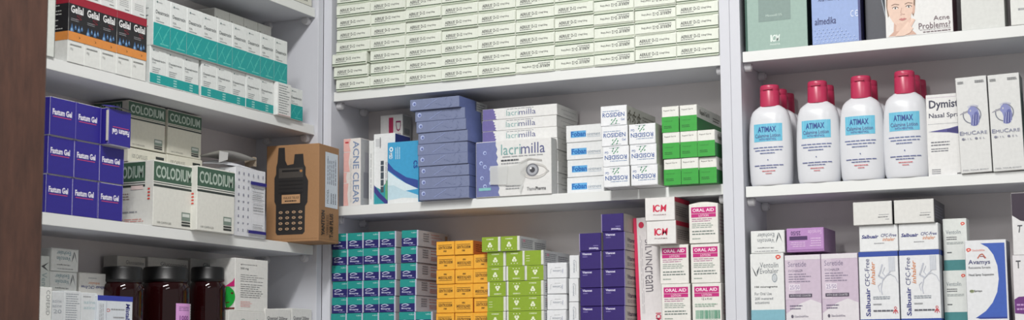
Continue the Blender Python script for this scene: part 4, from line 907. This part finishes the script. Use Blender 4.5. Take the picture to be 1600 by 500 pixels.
# icon patterned carton with crumpled lid
DI = .004; a = hu('L', DI, 366.8, 350); b = hu('L', DI, 414, 350); wi = b-a; hi_ = hz('L', DI, 380, 262)-ZK
A = carton(wi, .09, hi_, (214, 216, 220), plate=False); asp = wi/hi_
R = random.Random(8)
def icons(A, f, nx, ny, x0, y0, x1, y1, cell):
    for j in range(ny):
        for i in range(nx):
            x = x0+(x1-x0)*(i+.5)/nx; y = y0+(y1-y0)*(j+.5)/ny; c = (120, 122, 140)
            k = (i*3+j*5) % 3; s = cell
            if k == 0: A.ell(f, x, y+s*.3, s*.22/asp, s*.22, c, 8); A.line(f, [(x-s*.3/asp, y-s*.3), (x, y+.02*s), (x+s*.3/asp, y-s*.3)], s*.16, c, asp)
            elif k == 1: A.poly(f, [(x-s*.3/asp, y-s*.35), (x+s*.3/asp, y-s*.35), (x+s*.18/asp, y+s*.3), (x-s*.18/asp, y+s*.3)], c)
            else: A.line(f, [(x-s*.35/asp, y-s*.2), (x-s*.1/asp, y+s*.3), (x+s*.1/asp, y-s*.2), (x+s*.35/asp, y+s*.3)], s*.14, c, asp)
icons(A, 'F', 3, 9, .03, .03, .50, .97, .055); icons(A, 'F', 3, 1, .5, .85, .98, .95, .055); icons(A, 'L', 5, 9, .03, .03, .97, .97, .055)
A.rect('F', .46, .77, .99, .82, (40, 36, 120)); A.rect('F', .40, .055, .99, .10, (40, 36, 120)); A.text('F', 'Hyoscomed', .52, .70, .9, .735, INK, bold=.03); A.lines('F', .52, .54, .92, .68, 5, GREY, 3, .35, .3); A.lines('F', .55, .38, .9, .5, 3, GREY, 3, .35, .1); A.lines('F', .54, .14, .9, .2, 2, GREY, 4, .4, .2)
ic = put('capsule_carton', A.mesh('capsule_carton'), 'L', DI, (a+b)/2, ZK, 'open white carton patterned with small grey icons, crumpled lid, beside the radio box')
Fl = Art(); PM = (204, 206, 206); nn = 10
# the lid: an arched sheet bulging up from the front edge, and a torn lid panel hanging above it
def sheet(f, nu, nv, m, th=.0006):
    P = [f(i/nu, j/nv) for j in range(nv+1) for i in range(nu+1)]; n0 = nu+1
    q = [(j*n0+i, j*n0+i+1, (j+1)*n0+i+1, (j+1)*n0+i) for j in range(nv) for i in range(nu)]
    Fl.add(P, q, m); Fl.add([(x, y, z-th) for x, y, z in P], [tuple(reversed(a)) for a in q], m)
sheet(lambda a, b: (-wi/2-.022*b+wi*a, .001+.055*b, hi_+.016*math.sin(PI*(.12+.8*a))*math.sin(b*PI*.5)+.0005), 12, 5, mat((206, 208, 214), .6))
sheet(lambda a, b: (-wi/2-.030+(wi+.022)*a, .014+.06*b, hi_+.024+.005*math.sin(3*a+.4)-.010*(1-a)*b), 10, 4, mat((206, 204, 198), .65))
sheet(lambda a, b: (-wi/2-.030+.026*a, .013+.001*b, hi_+.0245-.020*b*(1-.4*a)), 4, 3, mat((198, 198, 196), .65))
sheet(lambda a, b: (wi/2-.010+.006*a, .013+.03*a, hi_+.026-.016*b+.002*math.sin(5*a)), 4, 3, mat((190, 176, 158), .7))
for k in range(26):
    R0 = random.Random(k); a, b = R0.random()*.9+.05, R0.random()*.6+.05; x, y, z = (-wi/2-.022*b+wi*a, .001+.055*b, hi_+.016*math.sin(PI*(.12+.8*a))*math.sin(b*PI*.5)+.0012)
    Fl.add([(x-.0014, y-.0005, z), (x+.0014, y-.0005, z), (x+.001, y+.0035, z+.0009), (x-.001, y+.0035, z+.0009)], [(0, 1, 2, 3)], mat((120, 122, 140)))
icf = link('flap', Fl.mesh('flap'), ic); icf['label'] = 'crumpled open lid flaps'

# kraft radio box
KR = (158, 119, 82); Bp = CAMP + ray(497.5, 376)*2.695; zb = ZK
th = math.radians(5); W, S_ = .110, .082; H = .182
dx = Vector((math.cos(th), math.sin(th), 0)); dy = Vector((-math.sin(th), math.cos(th), 0))
B0 = Vector((Bp.x, Bp.y, zb)); C0 = B0+dy*S_
if C0.y > -T-.003: B0.y -= C0.y+T+.003
ctr = B0-dx*W/2
def pjx(P):
    d = P-CAMP; z = d.dot(fw); return 800+FPX*d.dot(rt)/z, PY0-FPX*d.dot(up)/z
A = Art(); KM = mat(KR, .7, 'kraft_board', ns=220, amp=.08)
A.box(-W/2, 0, 0, W/2, S_, H, KM, .001)
A.maps = {'F': lambda x, y, o_: (-W/2+x*W, -o_, y*H), 'R': lambda x, y, o_: (W/2+o_, x*S_, y*H)}
D1 = (40, 38, 38); D2 = (70, 66, 62); D3 = (26, 25, 26); asp = W/H
A.rect('F', .02, .028, .98, .031, (120, 88, 58)); A.rect('R', .02, .028, .98, .031, (120, 88, 58))
A.poly('F', [(.19, .10), (.22, .075), (.70, .075), (.74, .10), (.745, .36), (.79, .40), (.80, .62), (.75, .68), (.75, .76), (.72, .79), (.70, .90), (.54, .90), (.52, .80), (.40, .79), (.36, .84), (.35, .975), (.23, .975), (.21, .82), (.19, .78), (.185, .70), (.155, .66), (.16, .42), (.19, .38)], D1)
A.rect('F', .24, .66, .70, .76, D2); A.rect('F', .30, .72, .62, .74, D3)
for y in (.50, .54, .58, .62): A.rect('F', .24, y, .70, y+.012, D3)
A.ell('F', .665, .725, .025, .014, (170, 120, 70), 10); A.poly('F', [(.30, .385), (.66, .385), (.68, .50), (.28, .50)], D3); A.rect('F', .30, .395, .65, .485, (186, 146, 108)); A.text('F', 'WALKIE TALKIE', .33, .44, .63, .465, D3, shear=.2); A.lines('F', .36, .41, .6, .43, 1, D3, 3, .6)
for j in range(4):
    for i in range(4): A.ell('F', .285+.125*i, .305-.057*j, .038, .014, (176, 146, 116), 10); A.rect('F', .27+.125*i, .30-.057*j, .30+.125*i, .31-.057*j, D2)
A.text('R', 'YANTON', .10, .06, .27, .32, (44, 36, 30), rot=90, bold=.06); A.text('R', 'WIRELESS', .34, .07, .46, .28, (80, 62, 46), rot=90); A.text('R', 'T-X8 PLUS', .50, .05, .68, .30, (44, 36, 30), rot=90, bold=.05)
ro = link('radio_box', A.mesh('radio_box')); ro.location = ctr; ro.rotation_euler = (0, 0, th)
tagp(ro, 'brown kraft box printed with a black walkie-talkie, overhanging the shelf corner', 'cardboard box')
Lb = Art(); Lb.maps = {'R': lambda x, y, o_: (W/2+.0003+o_, x*S_, y*H)}
Lb.rect('R', .30, .36, .93, .93, (206, 214, 222)); Lb.lines('R', .38, .6, .86, .9, 5, (90, 96, 110), 4, .35, .2, rot=True); Lb.text('R', 'MODEL', .38, .40, .48, .55, (70, 76, 90), rot=90); Lb.lines('R', .55, .4, .86, .52, 3, (90, 96, 110), 6, .4, .1, rot=True)
link('label_sticker', Lb.mesh('label_sticker'), ro)['label'] = 'pale blue-white printed sticker'

# ================================================================== LEFT UNIT, LOWER SHELF
ZN = SL['low']+.0002; D5 = .004
def LB_(dep, xl, xr, yt, d=.06, col=WH, plate=False, base=None, side=None, yref=480):
    a = hu('L', dep, xl, yref); b = hu('L', dep, xr, yref); base = ZN if base is None else base; h = hz('L', dep, xl, yt)-base
    return carton(b-a-.0006, d, h, col, plate=plate, side=side), (a+b)/2, h
A, u, h = LB_(-.002, 60.5, 81, 448, .05); A.text('F', 'COFERID', .55, .36, .85, .93, (130, 134, 134), rot=-90); 
put('syrup_carton', A.mesh('syrup_carton'), 'L', -.002, u, ZN, 'narrow white carton with sideways grey name, lower left beside the wood panel')
A, u, h = LB_(D5, 81.5, 100, 455, .05, (208, 212, 214)); A.text('F', 'azine', .0, .72, .8, .8, (150, 158, 166)); A.text('F', 'azine', .0, .60, .8, .68, (150, 158, 166)); A.text('F', '20', .1, .45, .8, .55, (150, 158, 166))
put('syrup_carton', A.mesh('syrup_carton'), 'L', D5, u, ZN, 'white carton with faded grey name, second from the wood panel, lower left')
A, u, h = LB_(D5-.001, 100, 126.5, 454, .05, (212, 216, 218)); A.lines('F', .1, .04, .92, .95, 16, (140, 148, 156), 3, .35, .25)
put('syrup_carton', A.mesh('syrup_carton'), 'L', D5-.001, u, ZN, 'white carton covered in fine grey print, third from the wood panel, lower left')
A, u, h = LB_(D5+.001, 127, 151.5, 457, .05, (214, 218, 220)); A.text('F', 'azine', .15, .72, .9, .80, (160, 190, 196)); A.text('F', 'azine', .15, .58, .9, .66, (160, 190, 196)); A.lines('F', .1, .88, .6, .92, 1, GREY, 2, .6, 0)
put('syrup_carton', A.mesh('syrup_carton'), 'L', D5+.001, u, ZN, 'white carton with pale teal name, fourth from the wood panel, lower left')
A, u, h = LB_(D5-.004, 152, 207.5, 461, .06, (216, 222, 228)); A.rect('F', 0, .86, 1, 1, (48, 62, 160)); A.text('F', 'Mistabron', .80, .05, .92, .80, (52, 58, 130), rot=-90, bold=.05, shear=.15); A.lines('F', .05, .2, .18, .78, 3, GREY, 3, .35, .1, rot=True)
A.ring('F', .30, .60, .05, .045, .3, (206, 90, 80), 14); A.lines('F', .38, .6, .76, .66, 1, GREY, 3, .6, 0); A.lines('F', .45, .38, .76, .44, 1, GREY, 4, .6, 0); A.lines('F', .45, .12, .76, .28, 3, GREY, 5, .4, .1); A.rect('F', .24, .0, .26, .86, (190, 196, 206))
put('syrup_carton', A.mesh('syrup_carton'), 'L', D5-.004, u, ZN, 'white carton with blue top band in front of the dark jars')
# inverted inhaler cartons behind
dB = .060; a = hu('L', dB, 79, 440); b = hu('L', dB, 122, 440); zt0 = hz('L', dB, 80, 386); z2 = hz('L', dB, 78, 422.5); hv = zt0-z2-.0004; wv = b-a
A = carton(wv, .07, hv, (206, 208, 204)); vee(A, .06, .10, .20, .5); A.text('F', 'Ventolin', .30, .36, .80, .54, (90, 130, 140)); A.text('F', 'Evohaler', .30, .12, .80, .30, (90, 130, 140)); A.text('F', '100 micrograms', .32, .68, .80, .76, INK, bold=.02); A.lines('F', .2, .86, .8, .92, 1, GREY, 3, .6, .1); vb = A.mesh('inhaler_carton')
nlev = int((zt0-ZN)/(hv+.0004)); hv0 = zt0-nlev*(hv+.0004)-ZN
A = carton(wv, .07, max(hv0, .004)-.0004, (200, 202, 198)); vb0 = A.mesh('inhaler_carton')
if hv0 > .004: put('inhaler_carton', vb0, 'L', dB, (a+b)/2, ZN, 'lowest grey-white carton under the upside-down inhaler cartons, behind the front row at left')
for k in range(nlev):
    put('inhaler_carton', vb, 'L', dB+J(.001), (a+b)/2+(-.0015 if k == nlev-2 else 0), ZN+max(hv0, 0)+(hv+.0004)*k, 'grey-white inhaler carton upside down, %s from top of the stack beside the wood panel' % ORD[nlev-k], 'upside-down inhaler cartons in the dark lower left bay', inv=True, h=hv)
A, u, h = LB_(dB+.001, 50, 77.5, 398, .07, (196, 200, 194)); A.poly('F', [(.5, .86), (.95, .92), (.7, .86), (.95, .80), (.7, .83)], (70, 72, 72)); A.text('F', 'Ventolin', .55, .4, .85, .78, (130, 150, 150), rot=-90)
put('inhaler_carton', A.mesh('inhaler_carton'), 'L', dB+.001, u-.002, ZN, 'grey-white inhaler carton on end, squeezed against the wood panel, lower left')
A, u, h = LB_(dB-.002, 121, 167, 425, .06, (204, 202, 196), True); A.text('F', 'Salbuair CFC-Free', .06, .10, .92, .16, (70, 76, 120), rot=180, bold=.04); A.text('F', 'inhaler', .30, .17, .70, .23, (206, 130, 80), rot=180)
A2, u2, h2 = LB_(dB-.002, 122.5, 167, 425, .06, (204, 202, 196), True, base=hz('L', dB-.002, 122, 461)); zbz = hz('L', dB-.002, 122, 461)
A2.text('F', 'Salbuair CFC-Free', .06, .30, .92, .44, (70, 76, 120), rot=180, bold=.04); A2.text('F', 'inhaler', .30, .48, .70, .60, (206, 130, 80), rot=180); A2.lines('F', .3, .74, .6, .8, 1, GREY, 3, .6, 0)
put('inhaler_carton', A2.mesh('inhaler_carton'), 'L', dB-.002, u2+.001, zbz, 'grey-white inhaler carton upside down with orange word, left of the dark jars')
A3, u3, h3 = LB_(dB-.002, 122.5, 167, 461.3, .06, (200, 200, 196), True); put('inhaler_carton', A3.mesh('inhaler_carton'), 'L', dB-.002, u3+.001, ZN, 'grey-white carton under the orange-worded one, mostly behind the front cartons')

# dark red jars
GLS = mat((38, 7, 9), .07, 'dark_red_glass', ns=20, amp=.1, **{'Transmission Weight': .35, 'IOR': 1.45})
LID = mat((9, 9, 10), .4, 'black_lid', ns=60, amp=.1)
CAPS = mat((120, 14, 18), .4, 'red_capsules', ns=260, amp=.6)
def jar(r, h, name_label, dep, px, yref=470, lab=False):
    u = hu('L', dep, px, yref)
    n = 40; o = link('medicine_jar', None); tagp(o, name_label, 'jar', 'dark red medicine jars with black lids')
    o.location = (XL-dep, u, ZN); o.rotation_euler = (0, 0, PI/2)
    hl = .026; hb = h-hl
    prof = [(r*.9, 0), (r*.98, .002), (r, .006), (r, hb-.016), (r*.98, hb-.009), (r*.92, hb-.003), (r*.84, hb), (r*.84, hb+.004)]
    b = Art(); b.loft([[(q*math.cos(2*PI*i/n), q*math.sin(2*PI*i/n), z) for i in range(n)] for q, z in prof], GLS); link('jar_body', b.mesh('jar_body', True), o)
    c = Art(); cr = r*.90; rings = []
    for z, k in ((hb+.001, .97), (hb+.003, 1.), (hb+.006, 1.), (hb+.0065, .985), (h-.004, .985), (h-.001, .96), (h, .9)):
        rings.append([(cr*k*(1+(.008 if i % 2 and .0065 <= z-hb < hl-.003 else 0))*math.cos(2*PI*i/80), cr*k*(1+(.008 if i % 2 and .0065 <= z-hb < hl-.003 else 0))*math.sin(2*PI*i/80), z) for i in range(80)])
    c.loft(rings, LID); link('jar_lid', c.mesh('jar_lid', True), o)
    if lab:
        l = Art(); zt_ = hz('L', dep-r, 262, 473)-ZN; a0, a1 = -PI/2-.85+.38, -PI/2+.85+.38
        # the label wraps the part of the jar that faces the aisle
        l.maps = {'F': lambda x, y, o_: ((r+.0003+o_*2)*math.cos(a0+(a1-a0)*x), (r+.0003+o_*2)*math.sin(a0+(a1-a0)*x), .01+(zt_-.01)*y)}
        l.sub = {'F': (14, 1)}; l.rect('F', 0, 0, 1, 1, (212, 212, 210)); l.rect('F', 0, 0, .5, 1, (206, 150, 206)); l.lines('F', .08, .68, .44, .88, 3, (96, 60, 110), 3, .4, .2); l.lines('F', .54, .2, .94, .94, 7, (70, 70, 76), 4, .35, .1); l.text('F', '1000', .1, .3, .4, .5, (110, 40, 120), bold=.03)
        link('jar_label', l.mesh('jar_label'), o)
    return o
dj = .047; r2 = (hu('L', dj, 298, 470)-hu('L', dj, 216, 470))/2*.80
h2j = hz('L', dj-r2*.5, 257, 415)-ZN
rj = .0415
jar(rj, h2j, 'dark red jar with black lid and lilac label', dj, 258, lab=True)
jar(.032, hz('L', dj, 321, 418)-ZN, 'dark red jar with black lid, nearest the green and pink carton', dj-.006, 324)
jar(.036, hz('L', dj, 190, 417)-ZN, 'dark red jar with black lid, half behind the blue-banded carton', dj+.004, 190)
# cartons at the back
for xl, xr, yt, lb in ((178, 222, 399, 'left'), (226, 290, 401, 'middle'), (293, 356, 403, 'right')):
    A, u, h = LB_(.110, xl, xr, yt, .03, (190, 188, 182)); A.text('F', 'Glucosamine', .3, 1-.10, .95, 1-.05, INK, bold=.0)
    put('tablet_carton', A.mesh('tablet_carton'), 'L', .105, u, ZN, 'grey-white carton in deep shade behind the dark jars, %s one' % lb, 'shaded cartons behind the dark jars')
# bottom flat row on the right
zr = {}
for i, (xl, xr, yt, d, txt) in enumerate(((357, 413.5, 485, .07, ''), (414.3, 455, 482, .07, 'Quensyl 200mg'), (456, 487.5, 481.5, .07, 'Quensyl 200mg'))):
    A, u, h = LB_(.006, xl, xr, yt, d, (216, 216, 212)); zr[i] = (ZN+h, h)
    if txt: A.text('F', txt, .08, .55, .85, .72, INK, bold=.03)
    else: A.text('F', 'Quensyl', .35, .5, .8, .68, (70, 120, 110), bold=.02); A.rect('F', .30, .2, .5, .3, (60, 160, 140))
    put('tablet_carton', A.mesh('tablet_carton'), 'L', .006, u, ZN, 'white flat carton, foot of the lower left bay, %s' % ('under the green-blob carton', 'middle of three', 'at the far corner')[i], 'white flat cartons at the foot of the lower left bay')
zg = zr[0][0]+.0003; a = hu('L', .008, 367.3, 440); b = hu('L', .008, 418.5, 440); h = hz('L', .008, 367.3, 402.5)-zg; w = b-a
A = carton(w, .055, h, (220, 220, 216), plate=False); A.text('F', 'glucosamine', .16, .87, .66, .90, INK, bold=.02); A.text('F', '500 mg', .16, .78, .40, .83, INK, bold=.02)
for i, y in enumerate((.68, .64, .60, .56, .5, .46, .42, .38, .34, .30, .26)): A.lines('F', .16, y, .90, y+.016, 1, (110, 112, 114), i, .6, .35)
for i, y in enumerate((.17, .14, .11, .08)): A.lines('F', .16, y, .52, y+.014, 1, (220, 130, 130), i+20, .6, .2)
al = .055/h
A.ell('L', .62, .26, .40, .21, (38, 168, 66), 26); A.line('L', [(.3, .2), (.5, .14), (.8, .16)], .02, (96, 40, 30), al); A.ell('L', .9, .33, .05, .02, (96, 40, 30), 10); A.poly('L', [(.62, .46), (.99, .46), (.99, .62), (.92, .56)], (206, 40, 120)); A.rect('L', .25, .03, 1, .06, (110, 40, 40)); A.text('L', '500', .2, .72, .6, .8, GREY)
put('tablet_carton', A.mesh('tablet_carton'), 'L', .008, (a+b)/2, zg, 'white carton with green blob and pink wedge on its side, right of the jars')

# ================================================================== LIGHT
def area(name, loc, size, power, col, target, sy=None):
    l = bpy.data.lights.new(name, 'AREA'); l.energy = power; l.color = col; l.shape = 'RECTANGLE'; l.size = size; l.size_y = sy or size
    o = bpy.data.objects.new(name, l); COL.objects.link(o); o.location = loc
    o.rotation_euler = (Vector(target)-Vector(loc)).to_track_quat('-Z', 'Y').to_euler(); return o
for loc, pw, c in (((-.12, -1.5, 1.36), 38, (1, .985, .965)), ((1.25, -2.3, 1.36), 13, (.97, .98, 1)), ((.0, -3.2, 1.30), 34, (1, .99, .97))):  # first is the ceiling lamp; the rest are unseen fills added to brighten shelves
    o = area('key_and_fill_light', loc, .16, pw, c, (0, 0, 0), 1.2); o.rotation_euler = (0, 0, 0)
wd = bpy.data.worlds.new('world'); SC.world = wd; wd.use_nodes = True
wd.node_tree.nodes['Background'].inputs[0].default_value = (1, .975, .97, 1); wd.node_tree.nodes['Background'].inputs[1].default_value = .40
SC.view_settings.exposure = 0.22
